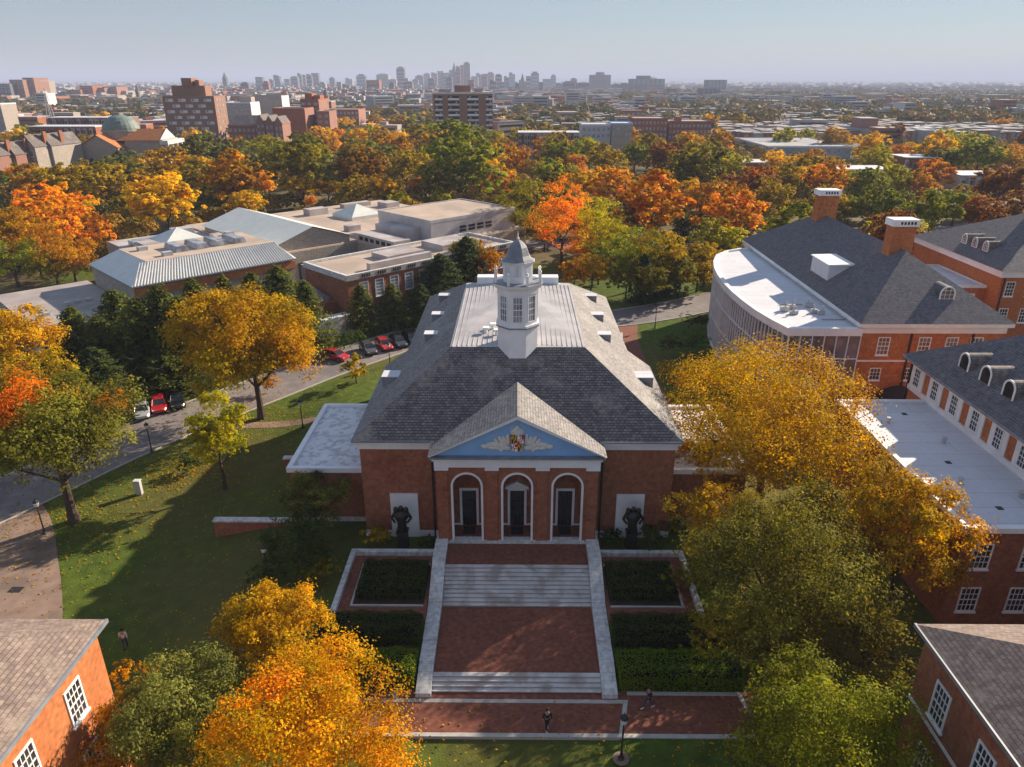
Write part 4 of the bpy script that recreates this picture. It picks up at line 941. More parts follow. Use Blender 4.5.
MB().box(53,60.5,103,117.9,0,4.2).build('entry_block','brick',Mu);MB().hexa([(54,104,4.2),(60,104,4.2),(60,110,4.2),(54,110,4.2),(54,104,4.7),(60,104,4.7),(60,110,5.6),(54,110,5.6)]).build('entry_skylight','glass_pale',Mu)
MB().box(54,60.4,98.5,100.5,0,2.9).build('porch','white',Mu)
# ================================================= MID-DISTANCE LANDMARKS
def strip_windows(parent,x0,x1,y,zs,h,w,gap,mat='glass',name='window_bay',nrm=-1):
    pass
# centre apartment slab
Yt=450;a=V(434,94,Yt);b=V(492,94,Yt);Wd=b[0]-a[0];zt_=a[2]
T1=thing('apartment_block','wide brown apartment block with stacked white balconies rising over the woods','building',(0,0,0),loc=(b[0],Yt,0),rz=R(9))
MB().box(-Wd,0,0,17,-1,zt_).build('wall','brick_tan',T1)
MB().box(-Wd-.2,.2,-.3,17.2,zt_,zt_+1.1).build('parapet','marble',T1)
MB().box(-Wd*.62,-Wd*.36,4,12,zt_+1.1,zt_+4.6).build('penthouse','brick_pink',T1);MB().box(-Wd*.28,-Wd*.15,4,11,zt_+1.1,zt_+3.0).box(-Wd*.9,-Wd*.7,4,11,zt_+1.1,zt_+2.6).build('lift_house','roofgrey',T1)
MB().box(.02,.32,0,17,-1,zt_-.2).build('end_wall','brick_pink',T1)  # sunlit end: paler brick sheet carries the sun in its colour
bays=[(-.985,-.86),(-.76,-.57),(-.43,-.24),(-.11,-.005)]
for i in range(10):
    z=zt_-2.4-i*2.85
    if z<2: break
    for p0,p1 in bays:
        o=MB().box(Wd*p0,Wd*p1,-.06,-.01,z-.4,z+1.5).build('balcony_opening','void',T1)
        MB().box(Wd*p0,Wd*p1,-1.1,-.07,z-.75,z+.2).build('balcony','marble' if (i%3) else 'white',o)
        n=2
        for j in range(n): xx=Wd*(p0+(p1-p0)*(j+.5)/n);MB().box(xx-.6,xx+.6,-.1,-.062,z+.35,z+1.3).build('window','glass_pale',o) if j%2==i%2 else None
# left checkered tower
Yt=420;a=V(163,96,Yt);b=V(213,96,Yt);Wd=b[0]-a[0];zt_=a[2]
T2=thing('apartment_tower','tall brown tower with a checkered face of pale window panels','building',(0,0,0),loc=(b[0],Yt,0),rz=R(3))
MB().box(-Wd,0,0,19,-1,zt_).build('wall','brick_tan',T2)
MB().box(.01,.3,0,19,-1,zt_).build('end_wall','brick_tan',T2)
MB().box(-Wd*.86,-Wd*.2,5,15,zt_,zt_+5.2).build('penthouse','brick_tan',T2);MB().box(-Wd*.62,-Wd*.42,3,12,zt_+5.2,zt_+9).box(-Wd*.38,-Wd*.3,5,12,zt_+5.2,zt_+8).build('rooftop_plant','brick_tan',T2)
for i in range(11):
    z=zt_-2.3-i*2.9
    if z<1: break
    for j in range(4):
        x=-Wd+1.6+j*Wd/4+(Wd/8 if i%2 else 0)
        if x+3>-.2: continue
        o=MB().box(x,x+3.9,-.12,-.01,z-.6,z+.9).build('window_panel','roofwhite',T2)
        MB().box(x+.4,x+1.6,-.16,-.125,z-.3,z+.8).build('pane','glass_pale',o)
for i in range(10):
    for j in range(3): MB().box(.31,.36,3+j*5,5+j*5,zt_-2.6-i*2.9,zt_-1.2-i*2.9).build('side_window','glass_pale',T2)
# domed church
Yc=300
def vx(px,Y=Yc): return V(px,150,Y)[0]
def vz(py,Y=Yc): return V(512,py,Y)[2]
Ch=thing('domed_temple','grey stone temple with a green dome and red tiled gable roofs','building',(vx(105),Yc,0))
x0,x1=vx(80),vx(118)
MB().box(x0,x1,Yc,Yc+26,0,vz(147)).face([(x0,Yc,vz(147)),(x1,Yc,vz(147)),((x0+x1)/2,Yc,vz(136))]).build('nave_wall','stone',Ch)
MB().face([(x0-.6,Yc-.6,vz(148)),((x0+x1)/2,Yc-.6,vz(135)),((x0+x1)/2,Yc+26,vz(135)),(x0-.6,Yc+26,vz(148))]).face([(x1+.6,Yc-.6,vz(148)),((x0+x1)/2,Yc-.6,vz(135)),((x0+x1)/2,Yc+26,vz(135)),(x1+.6,Yc+26,vz(148))]).build('nave_roof','tile',Ch)
for i in range(3): xx=x0+(x1-x0)*(.25+.25*i);MB().box(xx-.7,xx+.7,Yc-.08,Yc-.01,3,9).build('window','glass',Ch)
x2_,x3_=vx(118),vx(157)
MB().box(x2_,x3_,Yc+6,Yc+20,0,vz(141)).build('wing_wall','stone',Ch)
yr=Yc+13;MB().face([(x2_-3,Yc+5.4,vz(142)),(x3_-1,Yc+5.4,vz(142)),(x3_-1,yr,vz(131)),(x2_-3,yr,vz(131))]).face([(x2_-3,Yc+20.6,vz(142)),(x3_-1,Yc+20.6,vz(142)),(x3_-1,yr,vz(131)),(x2_-3,yr,vz(131))]).build('wing_roof','tile',Ch)
MB().face([(x3_-.8,Yc+5.4,vz(142)),(x3_-.8,Yc+20.6,vz(142)),(x3_-.8,yr,vz(130.5))]).box(x3_-.9,x3_+2.4,Yc+5.2,Yc+20.8,vz(146),vz(142)).build('pediment','marble',Ch)
for j in range(4): MB().lathe((x3_+1.6,Yc+6.2+j*4.3,0),[(.7,0),(.6,vz(146))],10).build('column','marble',Ch)
for j in range(4): MB().box(x2_+2+j*3.2,x2_+3.2+j*3.2,Yc+5.9,Yc+5.99,3.5,9).build('window','glass',Ch)
xd=vx(107);yd=Yc+14
dr=MB().lathe((xd,yd,0),[(7.2,vz(141)),(7.2,vz(133.5)),(7.6,vz(133.5)),(7.6,vz(132))],24).build('drum','stone',Ch)
MB().lathe((xd,yd,vz(132)),[(7.1,0),(7.0,.8),(6.6,2.0),(5.6,3.5),(4.0,4.8),(2.0,5.6),(.9,5.8),(.9,6.3),(.2,6.6)],24).build('dome','copper',Ch,smooth=False)
# brick university blocks left of centre
def block(label,px0,px1,pyt,Y,dep,mat,roofm='roofgrey',rows=4,cols=5,extra=None,name='brick_block',cat='building',rz=0,win='glass_pale',top=None,light=None):
    a=V(px0,pyt,Y);b=V(px1,pyt,Y);Wd=b[0]-a[0];z=a[2]
    T=thing(name,label,cat,(0,0,0),loc=(a[0],Y,0),rz=rz)
    MB().box(0,Wd,0,dep,-1,z).build('wall',mat,T)
    MB().box(.25,Wd-.25,.25,dep-.25,z,z+.12).build('roof',roofm,T);around(.2,Wd-.2,.2,dep-.2,z-.3,z+.5,.3).build('parapet','roofwhite' if roofm!='roofgrey' else mat,T)
    for i in range(rows):
        for j in range(cols):
            x=Wd*(j+.5)/cols;zz=z-2.2-i*3.2
            if zz<2: continue
            MB().box(x-Wd/cols*.3,x+Wd/cols*.3,-.08,-.01,zz-.7,zz+.9).build('window',win,T)
    if extra:
        for (u0,u1,h) in extra: MB().box(Wd*u0,Wd*u1,dep*.3,dep*.7,z+.12,z+h).build('penthouse',roofm if h<2 else mat,T)
    if light: MB().box(Wd+.01,Wd+.25,0,dep,-1,z).build('end_wall',light,T)  # paler sheet on the sun side, sunlight put into its colour
    return T,Wd,z
block('dark red brick block with a tall windowless wall beside the small brick gables',272,304,109,430,20,'brick','roofgrey',0,1,light='brick_pink')
block('tallest red brick block with stepped bays left of centre',300,318,100,452,24,'brick','roofgrey',5,3,extra=[(.1,.5,3.5),(.6,.95,2.5)],light='brick_pink')
block('stepped red brick block adjoining the tallest brick block on its right',316,329,112,440,18,'brick_pink','roofgrey',3,2)
T,Wd,z=block('dark roofed long brick hall right of the checkered tower',228,268,126,400,16,'brick','roofgrey',2,9)
MB().face([(-.5,-.5,z),(Wd+.5,-.5,z),(Wd-2,8,z+5),(2,8,z+5)]).face([(-.5,16.5,z),(Wd+.5,16.5,z),(Wd-2,8,z+5),(2,8,z+5)]).face([(Wd+.5,-.5,z),(Wd+.5,16.5,z),(Wd-2,8,z+5)]).build('pitched_roof','slate_dark',T)
for i,px in enumerate((256,265,274)):
    T,Wd,z=block(f'{["left","middle","right"][i]} one of the narrow orange brick gabled bays beside the dark roofed hall',px,px+8,122+i,392-i*6,14,'brick_pink','roofgrey',3,2,name='gabled_house')
    MB().face([(0,-.02,z),(Wd,-.02,z),(Wd/2,-.02,z+3.5)]).build('gable','brick_pink',T);MB().face([(-.2,0,z),(Wd/2,0,z+3.6),(Wd/2,14,z+3.6),(-.2,14,z)]).face([(Wd+.2,0,z),(Wd/2,0,z+3.6),(Wd/2,14,z+3.6),(Wd+.2,14,z)]).build('roof','slate_dark',T)
block('grey concrete slab with lit cream end behind the small brick gables',244,281,96,620,20,'stone','roofgrey',3,10,name='concrete_block',light='marble')
block('pale cream block just right of the checkered tower',224,250,103,560,20,'stone','roofwhite',3,4,extra=[(.5,.95,4)],name='concrete_block',light='marble')
block('long low dark roofed building with a sunlit pink end, right of the tallest brick block',320,358,110,560,26,'brick','roofgrey',2,10,name='long_block',light='brick_pink')
block('bright blue building above the woods right of centre',612,633,124,395,18,'stone','roofwhite',2,5,name='blue_block')[0].children[0].data.materials[0]=M['blue']
block('pale blue-grey building adjoining the bright blue one on its left',582,611,125,396,18,'roofwhite','roofwhite',2,6,name='pale_block')
block('long brown brick warehouse right of the bright blue building, left half',634,668,119,440,24,'brick','roofgrey',3,9,name='warehouse')
block('long brown brick warehouse right of the bright blue building, right half',669,712,122,446,24,'brick','roofgrey',3,11,extra=[(.25,.35,2.5)],name='warehouse')
block('dark brick flat block standing behind the long brown warehouse',622,645,111,640,20,'brick','roofgrey',2,5,name='warehouse')
block('pale pink and white factory right of centre before the wooded ridge',804,835,117,700,26,'marble','roofwhite',2,7,extra=[(.2,.5,3)],name='factory')
block('wide flat white roofed depot behind the trees at right',768,852,147,388,60,'paleroof','paleroof',1,9,name='depot')
block('long pale blue shed roof below the wooded ridge, right half',905,995,119,900,40,'roofwhite','roofwhite',1,14,name='long_shed')
block('long pale blue shed roof below the wooded ridge, left half',836,903,115,1000,40,'roofwhite','roofwhite',1,14,name='long_shed')
block('dark glass office block alone on the wooded right horizon',709,727,80,2300,60,'slate_blue','roofgrey',6,5,name='office_block')
block('pale blue-grey tower block on the skyline right of the spire group',591,611,75,2400,60,'roofgrey','roofgrey',8,5,extra=[(.3,.7,8)],name='office_block')
block('low wide hospital block left of the lone dark glass block',632,665,79,2500,80,'slate_blue','roofgrey',5,7,extra=[(.2,.6,10)],name='office_block')
block('pale glass block standing before the lone dark glass block',670,692,94,1300,40,'roofgrey','roofgrey',5,5,name='office_block')
block('brown pair of low towers under the wooded right skyline',702,720,89,1500,40,'slate_blue','roofgrey',4,4,name='office_block')
# hospital hill at left
for i,(p0,p1,pt,mt) in enumerate(((-4,9,84,'slate_blue'),(9,22,80,'brick_tan'),(22,33,78,'brick_tan'),(33,40,81,'stone'),(11,24,89,'marble'),(66,80,90,'brick'),(80,92,86,'brick'),(92,104,88,'brick_tan'),(100,116,87,'brick_pink'),(116,126,91,'stone'))):
    block(f'{["dark","brown","high brown","grey","cream","brown","stepped brown","orange","bright orange","grey"][i]} block on the left skyline hill, {["first","second","third","fourth","fifth","sixth","seventh","eighth","ninth","tenth"][i]} of its ten',p0,p1,pt,1250+i*17,40,mt,'roofgrey',4,4,name='hospital_block',cat='building')
block('grey apartment slab cut by the left frame edge',-24,0,104,560,18,'stone','roofwhite',9,3,name='apartment_block')
# brick church spires & masts
def spire(label,px,ytop,ybase,Y,wpx,mat):
    x,_,zt=V(px,ytop,Y);zb=V(px,ybase,Y)[2];w_=wpx*Y/745/2
    T=thing('church_tower',label,'tower',(x,Y,0));zm=zb+(zt-zb)*.45
    MB().box(x-w_,x+w_,Y-w_,Y+w_,-1,zm).build('tower_wall',mat,T)
    MB().lathe((x,Y,0),[(w_*1.35,zm),(w_*.9,zm+(zt-zm)*.3),(.1,zt)],8,rot=math.pi/8).build('spire','slate_dark',T)
    MB().box(x-w_*.4,x+w_*.4,Y-w_-.1,Y-w_+.02,zm-6,zm-2).build('belfry_opening','void',T)
spire('dark pointed church tower beyond the tallest red brick block',325,87,104,1000,5,'brick')
spire('thin pointed spire on the left skyline',224,72,84,3000,4,'slate_blue')
spire('slim spire standing at the centre skyline right of the apartment block',522.5,73,86,2600,3,'slate_blue')
spire('twin-peaked slim tower at the highest point of the downtown skyline',454,62,80,3400,4,'slate_blue')
spire('narrow dark steeple on the left horizon above the temple',136,84,95,1300,3,'slate_dark')
x,Y_,z=V(44,88,430);t=thing('lattice_mast','thin pale lattice mast standing over the row houses at left','mast',(x,430,0))
zb_=V(44,110,430)[2]
for sx in (-1,1): 
    for sy in (-1,1): MB().tube((x+sx*2.5,430+sy*2.5,0),(x+sx*.25,430+sy*.25,z),.22,.12,5).build('mast_leg','white_metal',t)
for i in range(9): zz=z*i/9;r_=2.5-2.25*i/9;MB().box(x-r_,x+r_,430-r_-.1,430-r_+.1,zz,zz+.25).build('cross_brace','white_metal',t)
# near row houses at the left edge
for i,px in enumerate((-16,3,24,41)):
    Y=262+i*7;a_=V(px,160,Y);b_=V(px+15,160,Y);w_=b_[0]-a_[0];ze=V(px,150+ (i<2)*6-i*1.5,Y)[2]
    T=thing('gabled_house',f'{["leftmost","second","third","fourth"][i]} of the brick houses with stone gables at the left edge','house',(0,0,0),loc=(a_[0],Y,0),rz=R(-8))
    MB().box(0,w_,0,16,-1,ze).face([(0,-.02,ze),(w_,-.02,ze),(w_/2,-.02,ze+4)]).build('wall','stone' if i>1 else 'brick_pink',T)
    MB().face([(-.3,-.3,ze-.1),(w_/2,-.3,ze+4.1),(w_/2,16.2,ze+4.1),(-.3,16.2,ze-.1)]).face([(w_+.3,-.3,ze-.1),(w_/2,-.3,ze+4.1),(w_/2,16.2,ze+4.1),(w_+.3,16.2,ze-.1)]).build('roof','slate_dark',T)
    for zz in (ze-2.5,ze-5.7): 
        for k_ in range(2): window(T,(w_*(.3+.4*k_),0,zz-.8),(1,0,0),(0,-1,0),1.3,2,2,2)
    MB().box(w_*.8,w_*.95,6,7.5,ze,ze+5).build('chimney','brick',T)
# row houses seen among the trees
RH=None
def row(px0,py,n,wpx,Y,label,mat='brick',seed=0,h=None):
    rr=random.Random(seed);wd=wpx*Y/745
    x=V(px0,py,Y)[0];z=h or V(px0,py,Y)[2]
    o_=['first','second','third','fourth','fifth','sixth','seventh','eighth','ninth','tenth','eleventh','twelfth']
    for i in range(n):
        T=thing('row_house',f'{"white" if mat=="marble" else "brick"} row house, {o_[i]} from left in {label}','house',(0,0,0),group='row houses in '+label,loc=(x+i*wd,Y,0))
        mm=rr.choice([mat,'brick','marble','brick_pink']) if rr.random()<.45 else mat
        MB().box(.05,wd-.05,0,13,-1,z).build('wall',mm,T);MB().box(0,wd,-.4,13.1,z,z+.35).build('cornice','roofwhite',T)
        MB().box(wd*.12,wd*.5,-1.2,0,-1,z-.6).build('bay','marble' if rr.random()<.6 else mm,T)
        for zz in (z-2.2,z-5): 
            if zz>1: MB().box(wd*.18,wd*.44,-1.27,-1.21,zz-.7,zz+.8).build('window','glass',T);MB().box(wd*.62,wd*.85,-.06,-.01,zz-.7,zz+.8).build('window','glass',T)
row(738,163,12,4.6,318,'the long row beyond the orange tree','brick',1)
row(836,170,9,6.2,275,'the row among trees behind the left chimney','brick',2)
row(905,158,6,6,300,'the short row behind the scarlet trees','brick',3)
row(960,176,7,8,258,'the row near the right edge','marble',4)
row(28,127,11,6,372,'the white roofed row left of the temple','brick',5)
row(46,118,10,6,430,'the higher row left of the temple','brick_pink',6)
row(518,133,10,6,370,'the row right of the apartment block','marble',7)
# ================================================= CITY : individual small buildings, then the uncountable rest
rc=random.Random(11)
def region_ok(px,py): return True
CITY=[]
LMK=[('the left frame edge',0),('the green domed temple',105),('the checkered tower',190),('the tallest red brick block',308),('the wide apartment block',465),('the bright blue building',622),('the brown warehouse',690),('the white depot',810),('the right frame edge',1024)]
cnt=0;placed=[]
cmats=['brick','brick','stone','marble','paleroof','roofgrey','brick_pink','paleroof']
tries=0
while cnt<225 and tries<6000:
    tries+=1
    py=rc.choice([rc.uniform(100,112),rc.uniform(108,135),rc.uniform(112,150)]);px=rc.uniform(-10,1034)
    X,Y,_=P(px,py,0)
    if px>560 and py<106 and rc.random()<.9: continue
    if any(abs(X-a)<26 and abs(Y-b)<26 for a,b in placed): continue
    if Y<470 and (420<px<510 or 155<px<335 or 75<px<162 or 575<px<715): continue
    placed.append((X,Y));cnt+=1
    wd=rc.uniform(9,24) if Y<900 else rc.uniform(12,34);dp=rc.uniform(9,20);h=rc.choice([5,6,7,8,9,11,14])*(1 if Y<700 else rc.uniform(1,1.6));m=rc.choice(cmats)
    T=thing('city_building',None,'building',(0,0,0),group='small flat roofed city buildings',loc=(X,Y,0),rz=R(rc.choice([0,0,8,-6,45])))
    MB().box(-wd/2,wd/2,0,dp,-1,h).build('wall',m,T)
    rm=rc.choice(['paleroof','roofwhite','roofgrey','roofbeige','slate_blue']);tp=MB().box(-wd/2-.1,wd/2+.1,-.1,dp+.1,h,h+.4)
    tp.build('roof',rm,T)
    if rc.random()<.6: MB().box(-wd*.2,wd*.05,dp*.3,dp*.7,h+.4,h+rc.uniform(1.5,3)).build('roof_house',m,T)
    if wd>12 and h>5:
        for zz in [q for q in (h-2,h-5.2,h-8.4) if q>1.5]: MB().box(-wd*.42,wd*.42,-.08,-.01,zz-.6,zz+.6).build('window_band','glass',T)
    LANDLAB.append((T,{'brick':'red brick','stone':'grey stone','marble':'cream','paleroof':'pale walled','roofgrey':'grey','brick_pink':'orange brick'}[m]+(' large' if wd>18 else ' small')+' flat city building',Wp(X,Y,h)))
cs=MB();rg=random.Random(5)
for i in range(4200):
    py=80.6+ (rg.random()**1.5)*27;px=rg.uniform(-30,1054);X,Y,_=P(px,py,0)
    if px>620 and rg.random()<.7: continue
    wd=rg.uniform(12,40);dp=rg.uniform(12,40);h=rg.choice([6,8,9,12,15]);mi=rg.randrange(5)
    cs.box(X-wd/2,X+wd/2,Y,Y+dp,-1,h,mi)
    if rg.random()<.4: cs.box(X-wd*.2,X+wd*.1,Y+dp*.3,Y+dp*.7,h,h+3,mi)
for i in range(420):   # terraces of row houses
    px=rg.uniform(-20,1044);py=rg.choice([rg.uniform(92,112),rg.uniform(104,126),rg.uniform(112,138)])
    if px>620: py=rg.uniform(106,146)
    if px>860 and py<118: continue
    X,Y,_=P(px,py,0)
    if Y<480 and (400<px<730 or px<340): continue
    n_=rg.randint(5,12);w_=rg.uniform(5.5,7)
    for j in range(n_):
        h=7.5+rg.uniform(-.8,.8);mi=rg.choice([0,0,2,4,1]);x=X+(j-n_/2)*w_
        cs.box(x+.05,x+w_-.05,Y,Y+11,-1,h,mi);cs.box(x+.02,x+w_-.02,Y-.2,Y+11.1,h,h+.3,rg.choice([2,3,3,2]));cs.box(x+w_*.15,x+w_*.5,Y-1,Y,-1,h-.8,rg.choice([2,0,1]))
o=cs.build('city_fabric',['brick','stone','paleroof','roofgrey','slate_blue'],fix=False);tagp(o,'dense low city buildings fading into haze towards the skyline','cityscape',kind='stuff')
# ---- skyline towers
SK=[(255,262,77),(269,273,79),(273,279,75),(284,289,79),(290,297,76),(297,301,73),(301,305,74.5),(306,311,74),(311,318,73),(329,334,77),(337,341,82),(342,349,84),(356,365,74),(366,379,80),(376,388,73.5),(389,394,82),(396,404,66.5),(397,408,78),(408,413,84),(415,423,75),(423,430,73),(431,437,72.5),(437,449,71),(449,453,70),(456,460,66),(460,463,65),(463,470,62),(470,478,76),(476,482,73),(482,487,74),(487,494,72),(490,496,80),(495,502,74),(504,509,76),(509,515,72.5),(515,519,82),(519,526,80),(526,531,76),(531,539,71.5),(539,543,82),(543,551,79),(551,556,74.5),(556,563,83),(563,575,81),(577,590,82),(345,352,78),(318,325,82),(388,396,79),(441,447,74),(446,452,76),(468,474,80),(500,505,82),(571,577,78),(612,622,84),(622,632,83),(645,657,77),(240,248,82),(262,268,81),(350,356,86),(383,387,86),(404,412,81),(412,418,79),(428,434,78),(452,458,74)]
SK=[(a,b,c) for a,b,c in SK]
ork=['first','second','third','fourth','fifth','sixth','seventh','eighth','ninth','tenth','eleventh','twelfth','thirteenth','fourteenth','fifteenth','sixteenth','seventeenth','eighteenth','nineteenth','twentieth']
rs2=random.Random(8);SKL=[]
for i,(a,b,yt) in enumerate(sorted(SK)):
    Y=rs2.uniform(2700,4200) if yt<80 else rs2.uniform(2000,2700)
    x0,_,z=V(a,yt,Y);x1,_,_=V(b,yt,Y);w_=x1-x0;mt=rs2.choice(['slate_blue','roofgrey','stone','slate_blue','brick','slate_blue'])
    T=thing('skyline_tower',None,'skyscraper',(x0,Y,0),group='downtown skyline towers');ty=rs2.randrange(4)
    MB().box(x0,x1,Y,Y+w_,-1,z*.9 if ty else z).build('shaft',mt,T)
    if ty==1: MB().box(x0+w_*.2,x1-w_*.2,Y+w_*.2,Y+w_*.8,z*.9,z).build('crown_block',mt,T)
    if ty==2: MB().hexa([(x0,Y,z*.9),(x1,Y,z*.9),(x1,Y+w_,z*.9),(x0,Y+w_,z*.9),(x0+w_*.3,Y+w_*.3,z),(x1-w_*.3,Y+w_*.3,z),(x1-w_*.3,Y+w_*.7,z),(x0+w_*.3,Y+w_*.7,z)]).build('sloped_top','slate_blue',T)
    if ty==3: MB().box(x0,x0+w_*.55,Y,Y+w_,z*.9,z).build('stepped_top',mt,T)
    for k_ in range(int(z//14)): MB().box(x0+w_*.08,x1-w_*.08,Y-.5,Y-.02,6+k_*14,12+k_*14).build('window_band','glass_pale' if i%2 else 'glass',T)
    SKL.append((T,a,mt,yt))
seg=[(0,290,'left of the red blocks'),(290,345,'above the red blocks'),(345,432,'left of the apartment slab'),(432,505,'above the apartment slab'),(505,1024,'right of the apartment slab')]
cw_={'slate_blue':'slate grey','roofgrey':'grey','stone':'stone grey','brick':'brown','marble':'pale'}
byk={}
for T,a,mt,yt in SKL:
    s_=[q[2] for q in seg if q[0]<=a<q[1]][0];byk.setdefault((cw_[mt],s_),[]).append((a,yt,T))
for (c_,s_),l in byk.items():
    l.sort(key=lambda q:q[0])
    for i,(a,yt,T) in enumerate(l): T['label']=f"{c_} {'high' if yt<76 else 'low'} tower on the skyline {s_}"+(f", {ork[i]} from the left" if len(l)>1 else '')
# ================================================= NEAR TREES
near_tree(310,752,7.4,205,'orangegreen','bright orange tree at the bottom edge, left of the brick plaza',52000,.155,.85,1,18,.30)
near_tree(272,632,7.0,108,'gold','golden yellow tree standing behind the bright orange one at lower left',22000,.16,.9,2,13,.3)
near_tree(180,722,6.2,128,'greygreen','green tree beside the bottom left brick hall',28000,.155,.85,3,14,.3)
near_tree(112,730,4.6,74,'brown','small rusty tree against the sunlit wall of the bottom left hall',6500,.16,1.2,4,8,.3,XY=(-21.6,28.3));near_tree(100,660,3.4,46,'brown','rust coloured sapling at the far corner of the bottom left hall',3500,.16,1.3,24,7,.3,XY=(-23.2,33.2))
near_tree(830,748,5.6,160,'limeolive','yellow green tree at the bottom edge, left of the bottom right hall',40000,.16,.8,5,16,.35)
near_tree(768,438,8.2,212,'amber','large golden tree hiding the right side wing of the auditorium',60000,.215,.76,6,18,.5,tr=.4)
near_tree(905,535,7.5,122,'amber','amber tree in front of the pale flat roof at right',27000,.22,1.0,7,14,.4)
near_tree(775,585,7.0,198,'shadegreen','broad olive tree right of the stairs, below the large golden tree',46000,.19,.8,8,17,.55)
near_tree(868,640,4.6,120,'shadegreen','shadowed olive tree between the two right-hand brick halls',10000,.21,.8,9,12,.9)
near_tree(742,640,4.0,70,'darkolive','small dark tree at the right end of the hedges',5000,.18,.9,19,9,.9)
near_tree(68,445,9.0,152,'maple','green maple with red-orange top leaves on the left lawn edge',40000,.28,.72,10,16,.35,XY=(-41.3,57),tr=.42,topt=.5)
near_tree(18,350,8.5,90,'gold','golden tree on the left frame edge above the maple',15000,.32,.9,11,12,.3)
near_tree(30,395,6,84,'olive','olive tree behind the left maple at the frame edge',10000,.30,.8,12,12,.4)
near_tree(252,352,8.6,138,'amber','large amber yellow tree over the road left of the auditorium',42000,.30,.82,13,17,.35,tr=.42)
near_tree(216,436,6.0,64,'yellowgreen','narrow yellow green tree on the lawn below the parked cars',13000,.24,1.25,14,11,.3)
near_tree(355,368,2.6,30,'olive','small olive tree beside the road near the auditorium roof',3500,.22,1.5,15,7,.2)
near_tree(318,500,5.2,64,'greygreen','slender green tree in front of the left side wing',7500,.17,1.2,16,9,.75,openness=.75) if 0 else near_tree(314,506,4.6,70,'greygreen','slender green tree in front of the left side wing',13000,.17,1.1,16,10,.45)
near_tree(300,545,3.2,84,'darkgreen','dark bushy tree at the foot of the left side wing',9000,.17,.8,17,9,.3)
near_tree(700,470,5.5,70,'gold','golden low-branching tree touching the auditorium cornice at right',9000,.22,.8,20,10,.4)
near_tree(562,228,9,72,'brightorange','vivid orange tree just right of the cupola behind the roof',9000,.34,1.35,31,12,.3)
near_tree(520,218,9.5,64,'darkolive','tall dark olive tree directly behind the cupola',8000,.36,1.4,32,12,.3)
near_tree(602,236,8,64,'yellowgreen','yellow green tree between the vivid orange tree and the scarlet one',8000,.34,1.2,33,11,.3)
near_tree(632,256,7,64,'green','green tree at the bend of the drive behind the auditorium',8000,.34,1.0,34,11,.3)
near_tree(592,272,4.5,44,'amber','amber tree touching the auditorium rear roof edge',6000,.3,.9,35,10,.3)
near_tree(488,266,6.5,40,'brown','russet tree left of the cupola behind the roof hatch',5500,.32,1.2,36,10,.3)
near_tree(706,262,5,46,'olive','olive tree beside the far end of the curved glass annex',6500,.32,.9,37,10,.3)
near_tree(36,248,6,60,'brown','russet orange tree behind the low museum wing at the left edge',7500,.36,.9,38,10,.3)
near_tree(722,530,6.5,100,'gold','golden olive tree between the right bronze statue and the broad olive tree',14000,.19,.95,41,12,.3)
near_tree(72,262,4,56,'brown','low russet tree at the corner of the ribbed museum wing',6500,.34,.8,42,10,.3)
near_tree(12,262,5,56,'green','green tree at the left frame edge above the low museum wing',6500,.34,.8,43,10,.3)
near_tree(104,238,5,24,'orange','narrow orange tree behind the ribbed museum wing',3500,.3,1.7,44,8,.2)
near_tree(55,272,2.5,40,'darkolive','dark low tree behind the low museum wing',4500,.3,.7,45,8,.2)
near_tree(468,264,6.5,46,'darkolive','dark olive tree behind the left rear roof edge of the auditorium',8000,.32,1.3,46,10,.2)
near_tree(664,262,6.5,54,'olive','olive tree over the drive beyond the brick walk',8000,.32,1.0,47,10,.2)
# pines row along the museum
for i,(px,yt,w_,h,pal) in enumerate(((70,309,36,10,'pine'),(95,318,34,10,'pine'),(112,292,44,12,'pine'),(135,300,44,12,'pine'),(156,288,46,13,'pine'),(178,298,42,12,'pine'),(128,345,50,6.6,'pine'),(165,345,50,6.6,'pine'),(190,335,44,7,'pine'),(190,280,30,11,'pine'),(222,277,30,11,'pine'),(250,274,32,11,'pine'),(276,268,46,12,'pine'),(304,283,36,11,'pine'),(360,286,44,7.9,'pine'),(391,285,42,7.4,'pine'),(440,256,46,10.5,'conifer'),(466,238,40,12,'conifer'),(420,285,40,7,'conifer'),(775,352,26,6,'pine'),(60,330,40,9,'conifer'),(90,350,46,9,'conifer'),(440,292,36,6.5,'conifer'))):
    near_pine(px,yt,w_*(.85 if 340<px<450 and h<9 else 1.3),h,pal,('pine green' if pal=='pine' else 'dark evergreen'),i)
BIG=near_pine
